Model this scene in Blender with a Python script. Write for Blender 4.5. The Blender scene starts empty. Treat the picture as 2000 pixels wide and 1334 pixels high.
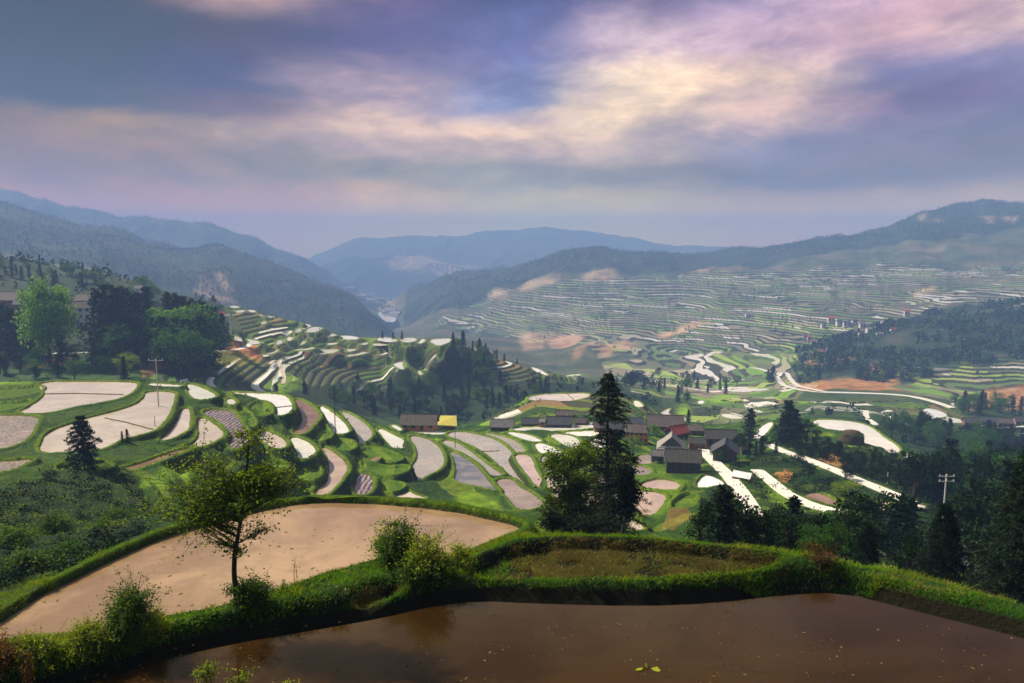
import bpy, math, random
import numpy as np
from mathutils import Vector
random.seed(7); rng = np.random.default_rng(7)
R = math.radians
scene = bpy.context.scene
# ------------------------------------------------------------ camera
F = 1444.0                     # focal length in photograph pixels (2000 wide)
PITCH = R(7.0); CP, SP = math.cos(PITCH), math.sin(PITCH)
cam = bpy.data.cameras.new('camera'); camo = bpy.data.objects.new('camera', cam)
scene.collection.objects.link(camo); scene.camera = camo
cam.sensor_width = 36.0; cam.lens = 36.0*F/2000.0
cam.clip_start = 0.1; cam.clip_end = 60000
camo.location = (0, 0, 0); camo.rotation_euler = (math.pi/2-PITCH, 0, 0)
# ------------------------------------------------------------ node helper
def mat(name):
    m = bpy.data.materials.new(name); m.use_nodes = True; m.node_tree.nodes.clear()
    return m
def lin(c): return tuple(((v/255.0)/12.92 if v <= 10 else ((v/255.0+0.055)/1.055)**2.4) for v in c)
class NT:
    def __init__(s, tree): s.t = tree
    def n(s, typ, **kw):
        nd = s.t.nodes.new(typ)
        for k, v in kw.items():
            if k.startswith('_'):
                setattr(nd, k[1:], v)
            else:
                key = k.replace('__', ' ')
                i = nd.inputs[int(key[1:])] if key[0] == 'i' and key[1:].isdigit() else nd.inputs[key]
                if isinstance(v, bpy.types.NodeSocket): s.t.links.new(v, i)
                else:
                    if hasattr(i.default_value, '__len__') and hasattr(v, '__len__') and len(i.default_value) == 4 and len(v) == 3: v = (*v, 1)
                    i.default_value = v
        return nd
    def m(s, op, a, b=0.0, c=0.0, clamp=False):
        return s.n('ShaderNodeMath', _operation=op, _use_clamp=clamp, i0=a, i1=b, i2=c).outputs[0]
    def mix(s, f, a, b, bt='MIX'):
        nd = s.t.nodes.new('ShaderNodeMix'); nd.data_type = 'RGBA'; nd.blend_type = bt
        for i, v in ((0, f), (6, a), (7, b)):
            if isinstance(v, bpy.types.NodeSocket): s.t.links.new(v, nd.inputs[i])
            else: nd.inputs[i].default_value = v if i == 0 else ((*v, 1) if len(v) == 3 else v)
        return nd.outputs[2]
    def noise(s, vec, scale, detail=4, rough=0.55, dist=0.0, out=0):
        return s.n('ShaderNodeTexNoise', Vector=vec, Scale=scale, Detail=float(detail), Roughness=rough, Distortion=dist).outputs[out]
    def ramp(s, f, stops, interp='LINEAR'):
        nd = s.n('ShaderNodeValToRGB', Fac=f); cr = nd.color_ramp; cr.interpolation = interp
        while len(cr.elements) < len(stops): cr.elements.new(0.5)
        for e, (p, c) in zip(cr.elements, stops):
            e.position = p; e.color = (*c, 1) if len(c) == 3 else c
        return nd.outputs[0]
    def maprange(s, v, a, b, c=0.0, d=1.0, smooth=True):
        nd = s.n('ShaderNodeMapRange', Value=v); nd.clamp = True
        if smooth: nd.interpolation_type = 'SMOOTHSTEP'
        for i, x in zip((1, 2, 3, 4), (a, b, c, d)): nd.inputs[i].default_value = x
        return nd.outputs[0]
    def attr(s, name, out='Fac'): return s.n('ShaderNodeAttribute', _attribute_name=name).outputs[out]
    def pos(s): return s.n('ShaderNodeNewGeometry').outputs['Position']
    def out(s, bsdf, vol=False):
        o = s.t.nodes.new('ShaderNodeOutputMaterial')
        s.t.links.new(bsdf, o.inputs['Volume' if vol else 'Surface'])
    def pbr(s, col, rough=0.8, bump=None, bd=0.1, **kw):
        p = s.n('ShaderNodeBsdfPrincipled', **{'Base__Color': col, 'Roughness': rough}, **kw)
        if bump is not None:
            b = s.n('ShaderNodeBump', Height=bump, Strength=1.0, Distance=bd); s.t.links.new(b.outputs[0], p.inputs['Normal'])
        s.out(p.outputs[0]); return p

# ------------------------------------------------------------ sky (world), lit clouds over a Nishita sky
SUN_EL, SUN_AZ = 42.0, -62.0          # azimuth measured from +Y towards +X
w = bpy.data.worlds.new('World'); scene.world = w; w.use_nodes = True
w.node_tree.nodes.clear(); W = NT(w.node_tree)
tc = W.n('ShaderNodeTexCoord').outputs['Generated']
sep = W.n('ShaderNodeSeparateXYZ', Vector=tc)
# cloud layer warp (noise on the direction, stretched along the horizon)
mp = W.n('ShaderNodeMapping', Vector=tc); mp.inputs['Scale'].default_value = (1, 1, 2.6); mp.inputs['Rotation'].default_value = (0, R(10), 0)
n1 = W.noise(mp.outputs[0], 3.2, 6, 0.56, 0.3); n1b = W.noise(mp.outputs[0], 3.7, 6, 0.56, 0.4, out=1)
nb = W.n('ShaderNodeSeparateColor', Color=n1b)
n2 = W.noise(mp.outputs[0], 9.0, 6, 0.55, 0.6)
az = W.m('ARCTAN2', sep.outputs[0], sep.outputs[1])
el = W.m('ARCSINE', sep.outputs[2])
azw = W.m('ADD', az, W.m('MULTIPLY', W.m('SUBTRACT', nb.outputs[0], 0.5), 0.27))
upw = W.maprange(el, 0.01, 0.12)
elw = W.m('ADD', el, W.m('MULTIPLY', W.m('MULTIPLY', W.m('SUBTRACT', n1, 0.5), 0.115), upw))
u = W.m('MULTIPLY_ADD', azw, 1/1.3, 0.5)   # -37..37 degrees -> 0..1
EXPO = 0.86; HZ_D = 4.5e-4; HZ_TOP = 265.0; HZ_RAD = (0.120, 0.165, 0.262)
rows = [  # elevation (deg), wanted look of the cloud deck, left to right
 (0.3, [(162,158,157),(162,158,157),(162,160,159),(162,164,165),(164,168,171),(168,168,171),(168,164,167),(168,162,165),(166,162,163)]),
 (2.5, [(156,156,157),(156,156,157),(158,158,159),(160,163,165),(160,168,175),(162,168,175),(162,164,169),(162,164,167),(160,164,165)]),
 (5.6, [(158,150,157),(158,152,159),(154,154,163),(156,160,173),(158,164,179),(148,154,173),(138,146,173),(140,146,171),(138,146,171)]),
 (7.8, [(154,146,159),(164,154,163),(170,162,175),(196,180,189),(208,190,193),(196,184,191),(152,156,187),(138,144,177),(136,144,177)]),
 (9.6, [(44,60,108),(84,92,132),(138,134,162),(232,204,196),(234,206,196),(246,222,202),(236,206,202),(134,132,172),(134,138,178)]),
 (11.8,[(24,42,92),(46,66,116),(106,114,156),(186,170,188),(142,154,196),(250,226,206),(246,216,200),(134,138,180),(160,156,192)]),
 (15.0,[(40,44,76),(56,58,92),(104,100,136),(112,116,160),(122,130,180),(208,188,206),(206,180,202),(214,180,194),(246,216,208)]),
 (18.5,[(88,80,110),(114,102,126),(188,162,166),(116,112,152),(84,94,146),(112,112,156),(188,170,206),(202,172,206),(240,206,206)]),
 (24,  [(150,136,140),(190,170,160),(232,210,186),(236,214,190),(240,218,192),(226,208,190),(206,190,186),(160,146,160),(140,128,150)]),
 (34,  [(112,112,112),(128,126,120),(140,136,124),(132,130,122),(124,122,120),(118,116,118),(112,110,114),(100,98,104),(92,92,100)]),
]
def unhaze(c, e):                 # what the sky beyond the haze must be for the wanted look
    e = math.radians(max(e, 0.3)); T_ = math.exp(-HZ_D*min(HZ_TOP/math.sin(e), 6100)); k = 2**EXPO
    return tuple(max(0.006, (v/k-(1-T_)*h*(1+0.3*min(1, math.degrees(e)/8)))/T_) for v, h in zip(lin(c), HZ_RAD))
prev = None
for i, (e, cols) in enumerate(rows):
    rp = W.ramp(u, [(j/8, unhaze(c, e)) for j, c in enumerate(cols)], 'B_SPLINE' if False else 'EASE')
    if prev is None: prev = rp
    else: prev = W.mix(W.maprange(elw, R(rows[i-1][0]), R(e)), prev, rp)
n5 = W.noise(mp.outputs[0], 22.0, 5, 0.6, 0.8)
det = W.m('MULTIPLY', W.maprange(n2, 0.30, 0.70, 0.66, 1.26, smooth=False), W.m('MULTIPLY', W.maprange(n5, 0.3, 0.7, 0.86, 1.12, smooth=False), W.maprange(W.noise(mp.outputs[0], 48.0, 4, 0.6, 0.8), 0.3, 0.7, 0.95, 1.05, smooth=False)))
puff = W.maprange(W.noise(mp.outputs[0], 6.5, 9, 0.60, 0.35), 0.45, 0.58, 0.90, 1.14); det = W.m('MULTIPLY', det, puff)
det2 = W.mix(upw, (1, 1, 1), W.n('ShaderNodeCombineColor', i0=det, i1=det, i2=W.m('MULTIPLY_ADD', det, 0.7, 0.3)).outputs[0])
front = W.mix(1.0, prev, det2, 'MULTIPLY')
sky = W.n('ShaderNodeTexSky', _sky_type='NISHITA', _sun_disc=False, _sun_elevation=R(SUN_EL), _sun_rotation=R(SUN_AZ))
nis = W.mix(1.0, sky.outputs[0], (0.06, 0.06, 0.06), 'MULTIPLY')
n3 = W.noise(tc, 2.4, 6, 0.6, 0.2)
high = W.mix(W.maprange(n3, 0.40, 0.62), nis, (0.26, 0.24, 0.23))
allc = W.mix(W.maprange(el, R(33), R(48)), front, high)
# behind the camera: plain broken cloud
beh = W.mix(W.maprange(n3, 0.40, 0.65), nis, (0.24, 0.23, 0.25))
allc = W.mix(W.maprange(sep.outputs[1], -0.25, 0.25, 1.0, 0.0), allc, beh)
bg = W.n('ShaderNodeBackground', Color=allc, Strength=1.0)
wo = w.node_tree.nodes.new('ShaderNodeOutputWorld'); w.node_tree.links.new(bg.outputs[0], wo.inputs[0])
# ------------------------------------------------------------ sun
sl = bpy.data.lights.new('sun', 'SUN'); sl.energy = 4.9; sl.angle = R(1.5); sl.color = (1.0, 0.89, 0.70)
so = bpy.data.objects.new('sun', sl); scene.collection.objects.link(so)
d = Vector((math.sin(R(SUN_AZ))*math.cos(R(SUN_EL)), math.cos(R(SUN_AZ))*math.cos(R(SUN_EL)), math.sin(R(SUN_EL))))
so.rotation_euler = d.to_track_quat('Z', 'Y').to_euler(); so.location = (0, 0, 300)
# ------------------------------------------------------------ exposure
vs = scene.view_settings; vs.view_transform = 'Standard'; vs.look = 'None'; vs.gamma = 1.0; vs.exposure = EXPO
scene.cycles.volume_bounces = 0; scene.cycles.max_bounces = 6; scene.cycles.transparent_max_bounces = 8
# ------------------------------------------------------------ object helpers
def link(o, parent=None):
    scene.collection.objects.link(o)
    if parent is not None: o.parent = parent
    return o
def tag(o, label=None, cat=None, group=None, kind=None):
    for k, v in (('label', label), ('category', cat), ('group', group), ('kind', kind)):
        if v: o[k] = v
    return o
def empty(name, loc, rz=0.0, label=None, cat=None, group=None, scale=1.0):
    o = bpy.data.objects.new(name, None); link(o); o.location = loc; o.rotation_euler = (0, 0, rz)
    o.empty_display_size = 0.3
    if scale != 1.0: o.scale = (scale,)*3 if not hasattr(scale, '__len__') else scale
    return tag(o, label, cat, group)
class MB:
    """collects geometry in numpy arrays and builds one mesh"""
    def __init__(s): s.v = []; s.f = []; s.r = []; s.n = 0
    def add(s, v, f, r=None):
        v = np.asarray(v, dtype=np.float32).reshape(-1, 3); f = np.asarray(f, dtype=np.int32)
        s.v.append(v); s.f.append(f+s.n); s.n += len(v)
        s.r.append(np.full(len(f), rng.random(), np.float32) if r is None else np.asarray(r, np.float32)); return s
    def box(s, x0, x1, y0, y1, z0, z1, top=1.0):
        cx, cy = (x0+x1)/2, (y0+y1)/2; v = []
        for z, k in ((z0, 1.0), (z1, top)):
            for x, y in ((x0, y0), (x1, y0), (x1, y1), (x0, y1)): v.append((cx+(x-cx)*k, cy+(y-cy)*k, z))
        return s.add(v, [(0,3,2,1),(4,5,6,7),(0,1,5,4),(1,2,6,5),(2,3,7,6),(3,0,4,7)])
    def slab(s, pts, th):
        """flat or warped quad given by 4 points, thickened downwards"""
        p = np.array(pts, float); q = p-np.array((0, 0, th))
        return s.add(np.vstack([p, q]), [(0,1,2,3),(7,6,5,4),(0,4,5,1),(1,5,6,2),(2,6,7,3),(3,7,4,0)])
    def tube(s, pts, rad, sides=6, r=None):
        pts = np.array(pts, float); k = len(pts); rad = np.full(k, rad) if np.isscalar(rad) else np.array(rad)
        t = np.gradient(pts, axis=0); t /= np.linalg.norm(t, axis=1)[:, None]+1e-9
        up = np.array((0.03, 0.02, 1.0)) if abs(t[0][2]) < 0.9 else np.array((1.0, 0.02, 0.03))
        a = np.cross(t, up); a /= np.linalg.norm(a, axis=1)[:, None]+1e-9; b = np.cross(t, a)
        th = np.linspace(0, 2*math.pi, sides, endpoint=False)
        v = pts[:, None, :]+rad[:, None, None]*(np.cos(th)[None, :, None]*a[:, None, :]+np.sin(th)[None, :, None]*b[:, None, :])
        f = []
        for i in range(k-1):
            for j in range(sides):
                j2 = (j+1) % sides; f.append((i*sides+j, i*sides+j2, (i+1)*sides+j2, (i+1)*sides+j))
        return s.add(v.reshape(-1, 3), f, None if r is None else np.full(len(f), r))
    def leaves(s, c, size, flat=0.0, aspect=0.55, r=None, down=None):
        """one pointed leaf (4-point diamond) at each centre"""
        c = np.asarray(c, float); n = len(c)
        if n == 0: return s
        d = rng.normal(size=(n, 3)); d[:, 2] *= (1-flat)
        if down is not None: d += np.asarray(down)
        d /= np.linalg.norm(d, axis=1)[:, None]+1e-9
        e = np.cross(d, rng.normal(size=(n, 3))); e /= np.linalg.norm(e, axis=1)[:, None]+1e-9
        sz = (np.asarray(size)*rng.uniform(0.6, 1.3, n))[:, None]
        v = np.stack([c, c+d*sz*0.5+e*sz*0.5*aspect, c+d*sz, c+d*sz*0.5-e*sz*0.5*aspect], 1).reshape(-1, 3)
        f = (np.arange(n)[:, None]*4+np.arange(4)[None, :])
        return s.add(v, f, rng.random(n) if r is None else r)
    def mesh(s, name, material, smooth=False):
        me = bpy.data.meshes.new(name)
        v = np.vstack(s.v)
        sizes = np.concatenate([np.full(len(f), f.shape[1], np.int32) for f in s.f])
        idx = np.concatenate([f.ravel() for f in s.f])
        me.vertices.add(len(v)); me.vertices.foreach_set('co', v.ravel())
        me.loops.add(len(idx)); me.loops.foreach_set('vertex_index', idx)
        me.polygons.add(len(sizes)); st = np.concatenate([[0], np.cumsum(sizes)[:-1]]).astype(np.int32)
        me.polygons.foreach_set('loop_start', st)
        at = me.attributes.new('rnd', 'FLOAT', 'FACE')
        me.update(calc_edges=True)
        at = me.attributes['rnd']; at.data.foreach_set('value', np.concatenate(s.r))
        me.polygons.foreach_set('use_smooth', np.full(len(sizes), smooth))
        if material: me.materials.append(material)
        return me
    def build(s, name, material, parent=None, smooth=False):
        return link(bpy.data.objects.new(name, s.mesh(name, material, smooth)), parent)
# ------------------------------------------------------------ rays: photograph pixel -> (a, s): point = (a*Y, Y, s*Y)
def ray(px, py):
    uu = (np.asarray(px, float)-1000)/F; v = (667-np.asarray(py, float))/F
    yy = CP+v*SP; return uu/yy, (-SP+v*CP)/yy
def at(px, py, Y): a, s = ray(px, py); return np.array((a*Y, Y, s*Y))
def unproj(x, y, z):
    yc = y*CP-z*SP; zc = y*SP+z*CP
    return 1000+F*x/yc, 667-F*zc/yc
# ------------------------------------------------------------ numpy noise
def vnoise(x, y, seed=0):
    xi = np.floor(x).astype(np.int64); yi = np.floor(y).astype(np.int64); fx = x-xi; fy = y-yi
    def h(i, j):
        n = (i*374761393+j*668265263+seed*1442695041) & 0xffffffff
        n = ((n ^ (n >> 13))*1274126177) & 0xffffffff
        return ((n ^ (n >> 16)) & 0xffffff)/float(0xffffff)
    fx = fx*fx*(3-2*fx); fy = fy*fy*(3-2*fy)
    return (h(xi, yi)*(1-fx)+h(xi+1, yi)*fx)*(1-fy)+(h(xi, yi+1)*(1-fx)+h(xi+1, yi+1)*fx)*fy
def fbm(x, y, octv=5, seed=0, gain=0.5):
    s = 0.0; a = 1.0; t = 0.0
    for k in range(octv):
        s = s+a*(vnoise(x, y, seed+k)*2-1); t += a; a *= gain; x = x*2.03+13.1; y = y*2.03+7.7
    return s/t
# ============================================================ TERRAIN
# profile lines from near to far: (photo x, photo y, 'Y' distance | 'z' height, value); heights are relative to the camera
def L(*p): return p
SK = lambda y, dz, Y: ('s', y, dz, Y)
lines = [
 # pond floor, at the photographer's feet
 L((-900,2300,'z',-6.3),(3000,2300,'z',-6.3)),
 # foot of the front bank
 L((-400,1560,'z',-6.3),(0,1392,'z',-6.3),(200,1345,'z',-6.3),(300,1308,'z',-6.3),(450,1270,'z',-6.3),(600,1245,'z',-6.3),(750,1218,'z',-6.3),(850,1194,'z',-6.3),(940,1184,'z',-6.3),(1050,1189,'z',-6.3),(1250,1194,'z',-6.3),(1400,1188,'z',-6.3),(1550,1170,'z',-6.3),(1650,1167,'z',-6.3),(1750,1193,'z',-6.3),(1850,1218,'z',-6.3),(2000,1256,'z',-6.3),(2400,1370,'z',-6.3)),
 # front crest
 L((-400,1494,'z',-5.62),(0,1344,'z',-5.62),(200,1300,'z',-5.62),(350,1266,'z',-5.62),(500,1231,'z',-5.62),(620,1206,'z',-5.62),(750,1177,'z',-5.62),(850,1161,'z',-5.62),(1000,1155,'z',-5.62),(1200,1162,'z',-5.62),(1400,1155,'z',-5.62),(1500,1143,'z',-5.57),(1600,1142,'z',-5.52),(1700,1164,'z',-5.57),(1800,1189,'z',-5.57),(1900,1219,'z',-5.57),(2000,1246,'z',-5.57),(2400,1344,'z',-5.57)),
 # back crest
 L((-400,1430,'z',-5.65),(0,1290,'z',-5.65),(150,1265,'z',-5.65),(320,1222,'z',-5.6),(450,1193,'z',-5.6),(560,1168,'z',-5.65),(700,1150,'z',-5.75),(930,1126,'z',-5.7),(1100,1130,'z',-5.75),(1300,1130,'z',-5.75),(1450,1122,'z',-5.6),(1500,1094,'z',-5.55),(1560,1092,'z',-5.5),(1650,1122,'z',-5.6),(1800,1168,'z',-5.65),(2000,1221,'z',-5.7),(2400,1318,'z',-5.7)),
 # shallow ditch behind the crest (right side)
 L((-400,1428,'z',-5.7),(0,1288,'z',-5.7),(320,1221,'z',-5.65),(560,1167,'z',-5.7),(930,1125,'z',-5.75),(1300,1129,'z',-5.8),(1450,1121,'z',-5.65),(1560,1091,'z',-5.6),(1640,1112,'z',-5.75),(1700,1134,'z',-6.05),(1800,1161,'z',-6.1),(1900,1190,'z',-6.1),(2000,1214,'z',-6.1),(2400,1306,'z',-6.1)),
 # far bund of the fallow field / start of the drop to the big pond
 L((-400,1400,'z',-6.4),(0,1270,'z',-6.4),(150,1250,'z',-6.4),(320,1214,'z',-6.3),(450,1187,'z',-6.0),(560,1155,'z',-5.85),(640,1125,'z',-5.9),(750,1095,'z',-5.9),(850,1100,'z',-5.9),(930,1084,'z',-5.85),(1010,1052,'z',-5.74),(1100,1042,'z',-5.72),(1250,1046,'z',-5.72),(1400,1061,'z',-5.72),(1500,1074,'z',-5.75),(1580,1085,'z',-5.7),(1650,1100,'z',-5.75),(1700,1111,'z',-5.8),(1800,1136,'z',-5.8),(1900,1166,'z',-5.8),(2000,1191,'z',-5.8),(2400,1280,'z',-5.8)),
 # near shore of the big pond | steep drop behind the bund
 L((-400,1430,'z',-9.3),(-150,1305,'z',-9.3),(0,1256,'z',-9.3),(120,1246,'z',-9.3),(200,1241,'z',-9.3),(320,1213,'z',-9.3),(450,1196,'z',-9.3),(540,1166,'z',-9.3),(620,1131,'z',-9.3),(720,1113,'z',-9.3),(840,1116,'z',-9.3),(920,1079,'z',-9.3),(970,1056,'z',-9.3),(1015,1041,'z',-9.2),(1060,1060,'z',-8.2),(1250,1070,'z',-8.4),(1400,1085,'z',-8.4),(1600,1105,'z',-8.4),(1800,1160,'z',-8.6),(2000,1215,'z',-8.6),(2400,1310,'z',-8.6)),
 # far shore of the big pond
 L((-400,1370,'z',-9.3),(-150,1290,'z',-9.3),(0,1224,'z',-9.3),(50,1189,'z',-9.3),(150,1133,'z',-9.3),(250,1083,'z',-9.3),(345,1043,'z',-9.3),(480,1008,'z',-9.3),(590,986,'z',-9.3),(700,987,'z',-9.3),(800,992,'z',-9.3),(880,1002,'z',-9.3),(950,1017,'z',-9.3),(1005,1031,'z',-9.4),(1060,1050,'z',-11.5),(1250,1062,'z',-12.5),(1400,1075,'z',-12.5),(1600,1100,'z',-12.5),(1800,1150,'z',-13),(2000,1205,'z',-13),(2400,1290,'z',-13)),
 # outer foot of its bund, the ground drops away
 L((-400,1340,'z',-12),(0,1195,'z',-10.4),(150,1110,'z',-11),(250,1062,'z',-11.5),(345,1025,'z',-12),(480,1010,'z',-15),(590,1000,'z',-16),(800,1005,'z',-16),(950,1020,'z',-16),(1060,1050,'z',-16),(1250,1060,'z',-17),(1400,1070,'z',-17),(1600,1092,'z',-17),(1800,1140,'z',-17),(2000,1190,'z',-16),(2400,1270,'z',-16)),
 # first ground seen beyond
 L((-400,1200,'Y',28),(0,1085,'Y',33),(150,1020,'Y',47),(300,985,'Y',66),(450,980,'Y',85),(600,976,'Y',100),(800,980,'Y',105),(1000,1000,'Y',104),(1200,1030,'Y',92),(1400,1060,'Y',76),(1600,1085,'Y',62),(1800,1125,'Y',52),(2000,1170,'Y',44),(2400,1220,'Y',40)),
 # middle of the near terraces
 L((-400,905,'Y',84),(0,900,'Y',88),(150,890,'Y',90),(300,880,'Y',95),(450,880,'Y',100),(600,890,'Y',112),(800,900,'Y',127),(1000,900,'Y',137),(1200,900,'Y',145),(1400,920,'Y',135),(1600,960,'Y',120),(1800,1000,'Y',105),(2000,1020,'Y',100),(2400,1040,'Y',96)),
 # crest of the near terraces, the village knoll, the right spur
 L((-400,735,'Y',145),(0,742,'Y',145),(250,740,'Y',145),(400,746,'Y',150),(500,764,'Y',150),(600,780,'Y',158),(700,812,'Y',170),(800,836,'Y',186),(900,834,'Y',200),(930,822,'Y',212),(960,808,'Y',222),(1000,788,'Y',240),(1050,768,'Y',255),(1100,763,'Y',265),(1200,763,'Y',270),(1250,778,'Y',268),(1300,808,'Y',262),(1400,828,'Y',240),(1500,818,'Y',235),(1600,814,'Y',225),(1690,821,'Y',215),(1750,862,'Y',195),(1800,888,'Y',184),(1850,912,'Y',172),(2000,960,'Y',145),(2400,990,'Y',135)),
]
crest2 = lines[-1]
def below(line, k, dep):   # hidden ground behind a crest: distance x k, height dep metres under the line of sight
    o = []
    for x, y, kd, Y in line:
        s = ray(x, y)[1]; Y2 = Y*k; o.append((x, y, 'z', None, Y2, Y2*s-dep))
    return o
lines.append(below(crest2, 1.2, 9))
lines += [
 L((-400,740,'Y',235),(300,733,'Y',240),(500,752,'Y',285),(600,772,'Y',290),(700,802,'Y',300),(800,822,'Y',310),(900,815,'Y',330),(1000,785,'Y',345),(1100,763,'Y',370),(1200,765,'Y',400),(1300,800,'Y',380),(1400,815,'Y',350),(1500,815,'Y',335),(1600,812,'Y',325),(1700,820,'Y',305),(1750,855,'Y',285),(1800,880,'Y',265),(1840,895,'Y',250),(2000,935,'Y',228),(2400,955,'Y',225)),
 L((-400,690,'Y',280),(0,690,'Y',280),(300,688,'Y',280),(400,692,'Y',300),(500,698,'Y',335),(600,715,'Y',355),(700,738,'Y',366),(800,758,'Y',372),(900,755,'Y',384),(1000,748,'Y',385),(1100,750,'Y',400),(1200,757,'Y',450),(1400,785,'Y',420),(1600,782,'Y',400),(1800,825,'Y',340),(2000,860,'Y',315),(2400,870,'Y',310)),
 L((-400,490,'Y',470),(0,500,'Y',470),(200,528,'Y',470),(300,558,'Y',460),(450,596,'Y',450),(550,618,'Y',440),(620,634,'Y',435),(650,647,'Y',430),(700,653,'Y',425),(750,653,'Y',420),(880,656,'Y',418),(920,676,'Y',412),(950,690,'Y',410),(1050,718,'Y',420),(1120,738,'Y',440),(1200,745,'Y',520),(1400,765,'Y',500),(1600,762,'Y',450),(1800,775,'Y',420),(1900,800,'Y',400),(2000,815,'Y',385),(2400,820,'Y',380)),
]
c5 = lines[-1]
lines.append([(x, y, 'z', None, Y*(1.3 if x < 1150 else 1.06), Y*(1.3 if x < 1150 else 1.06)*ray(x, y-(0 if x < 1150 else 4))[1]-(16 if x < 1100 else 0.5)) for x, y, k, Y in c5])
lines += [
 L((-400,530,'Y',880),(0,522,'Y',900),(200,550,'Y',920),(300,578,'Y',950),(450,615,'Y',980),(550,645,'Y',1000),(650,672,'Y',1020),(750,668,'Y',1020),(900,676,'Y',980),(1000,700,'Y',860),(1100,728,'Y',800),(1200,728,'Y',760),(1400,735,'Y',680),(1560,740,'Y',590),(1760,745,'Y',560),(2000,770,'Y',530),(2400,770,'Y',520)),
 L((-400,310,'Y',1750),(-100,375,'Y',1700),(0,400,'Y',1680),(70,425,'Y',1650),(160,437,'Y',1620),(215,440,'Y',1600),(260,455,'Y',1590),(300,470,'Y',1580),(370,490,'Y',1560),(450,487,'Y',1540),(520,510,'Y',1520),(600,540,'Y',1480),(680,575,'Y',1430),(740,628,'Y',1350),(765,655,'Y',1280),(800,662,'Y',1250),(900,655,'Y',1150),(1000,668,'Y',1050),(1100,690,'Y',950),(1200,690,'Y',900),(1400,690,'Y',820),(1500,695,'Y',780),(1560,690,'Y',740),(1640,665,'Y',760),(1700,648,'Y',770),(1800,625,'Y',780),(1900,610,'Y',790),(2000,600,'Y',800),(2400,580,'Y',800)),
]
c8 = lines[-1]
lines.append([(x, y, 'z', None, Y*(1.25 if x < 760 else 1.07), Y*(1.25 if x < 760 else 1.07)*ray(x, y-(0 if (x < 760 or x > 1500) else 5))[1]-(45 if x < 740 else (8 if x > 1500 else 0.5))) for x, y, k, Y in c8])
lines += [
 L((-400,420,'Y',2450),(0,430,'Y',2450),(300,480,'Y',2450),(600,560,'Y',2300),(690,590,'Y',2100),(760,628,'Y',1800),(820,640,'Y',1480),(1000,610,'Y',1300),(1200,605,'Y',1160),(1400,600,'Y',1120),(1600,590,'Y',1100),(1800,570,'Y',1100),(2000,550,'Y',1120),(2400,540,'Y',1120)),
 L((-400,300,'Y',2720),(0,365,'Y',2720),(60,385,'Y',2700),(120,400,'Y',2680),(160,408,'Y',2680),(200,415,'Y',2670),(260,422,'Y',2670),(300,423,'Y',2670),(350,432,'Y',2670),(400,434,'Y',2660),(450,455,'Y',2650),(520,475,'Y',2620),(580,492,'Y',2620),(610,505,'Y',2600),(640,535,'Y',2800),(690,572,'Y',2500),(740,598,'Y',2200),(770,588,'Y',2100),(790,562,'Y',2100),(850,547,'Y',2050),(900,530,'Y',2050),(940,514,'Y',2000),(960,509,'Y',2000),(1000,508,'Y',1950),(1100,495,'Y',1900),(1170,488,'Y',1900),(1260,500,'Y',1900),(1300,497,'Y',1900),(1350,495,'Y',1900),(1440,487,'Y',1900),(1520,482,'Y',1900),(1600,468,'Y',1900),(1680,453,'Y',1900),(1740,444,'Y',1900),(1800,418,'Y',1900),(1850,405,'Y',1900),(1880,401,'Y',1900),(1930,398,'Y',1900),(2000,389,'Y',1900),(2400,340,'Y',1950)),
]
c11 = lines[-1]
lines.append(below(c11, 1.15, 60))
lines += [
 L((-400,420,'Y',3150),(560,520,'Y',3150),(640,540,'Y',3150),(700,560,'Y',3100),(780,560,'Y',3100),(900,545,'Y',3150),(1200,510,'Y',3150),(2400,450,'Y',3150)),
 L((-400,450,'Y',3450),(560,530,'Y',3450),(610,528,'Y',3450),(640,519,'Y',3450),(665,508,'Y',3430),(700,500,'Y',3400),(750,496,'Y',3400),(775,502,'Y',3430),(800,499,'Y',3450),(900,512,'Y',3500),(1000,520,'Y',3500),(2400,470,'Y',3500)),
 L((-400,470,'Y',3700),(560,540,'Y',3700),(640,528,'Y',3700),(750,508,'Y',3700),(800,508,'Y',3720),(900,505,'Y',3750),(1200,500,'Y',3750),(2400,490,'Y',3750)),
 L((-400,520,'Y',4500),(560,520,'Y',4500),(600,503,'Y',4500),(640,486,'Y',4500),(680,468,'Y',4500),(700,461,'Y',4500),(760,455,'Y',4500),(850,454,'Y',4500),(920,448,'Y',4500),(980,440,'Y',4500),(1050,441,'Y',4500),(1120,443,'Y',4500),(1170,455,'Y',4500),(1230,461,'Y',4500),(1290,475,'Y',4500),(1350,480,'Y',4500),(1430,482,'Y',4500),(1600,486,'Y',4500),(2400,492,'Y',4500)),
 L((-400,600,'Y',5900),(2400,600,'Y',5900)),
]
def conv(line):
    A = []; lY = []; S = []
    for p in line:
        a, s = ray(p[0], p[1])
        if len(p) == 6: Y, z = p[4], p[5]; s = z/Y
        elif p[2] == 'Y': Y = p[3]
        else: Y = p[3]/s
        A.append(float(a)); lY.append(math.log(Y)); S.append(float(s))
    o = np.argsort(A); return np.array(A)[o], np.array(lY)[o], np.array(S)[o]
aa = np.concatenate([np.linspace(-1.15, -0.765, 50)[:-1], np.linspace(-0.765, 0.765, 940), np.linspace(0.765, 1.15, 50)[1:]])
def geo(y0, y1, r): n = int(math.log(y1/y0)/math.log(r)); return np.exp(np.linspace(math.log(y0), math.log(y1), n+1))[:-1]
YY = np.concatenate([geo(4.4, 26, 1.0050), geo(26, 290, 1.0038), geo(290, 1100, 1.0048), geo(1100, 6100, 1.0058)])
NA, NY = len(aa), len(YY)
lY = np.empty((len(lines), NA)); sS = np.empty((len(lines), NA))
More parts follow.
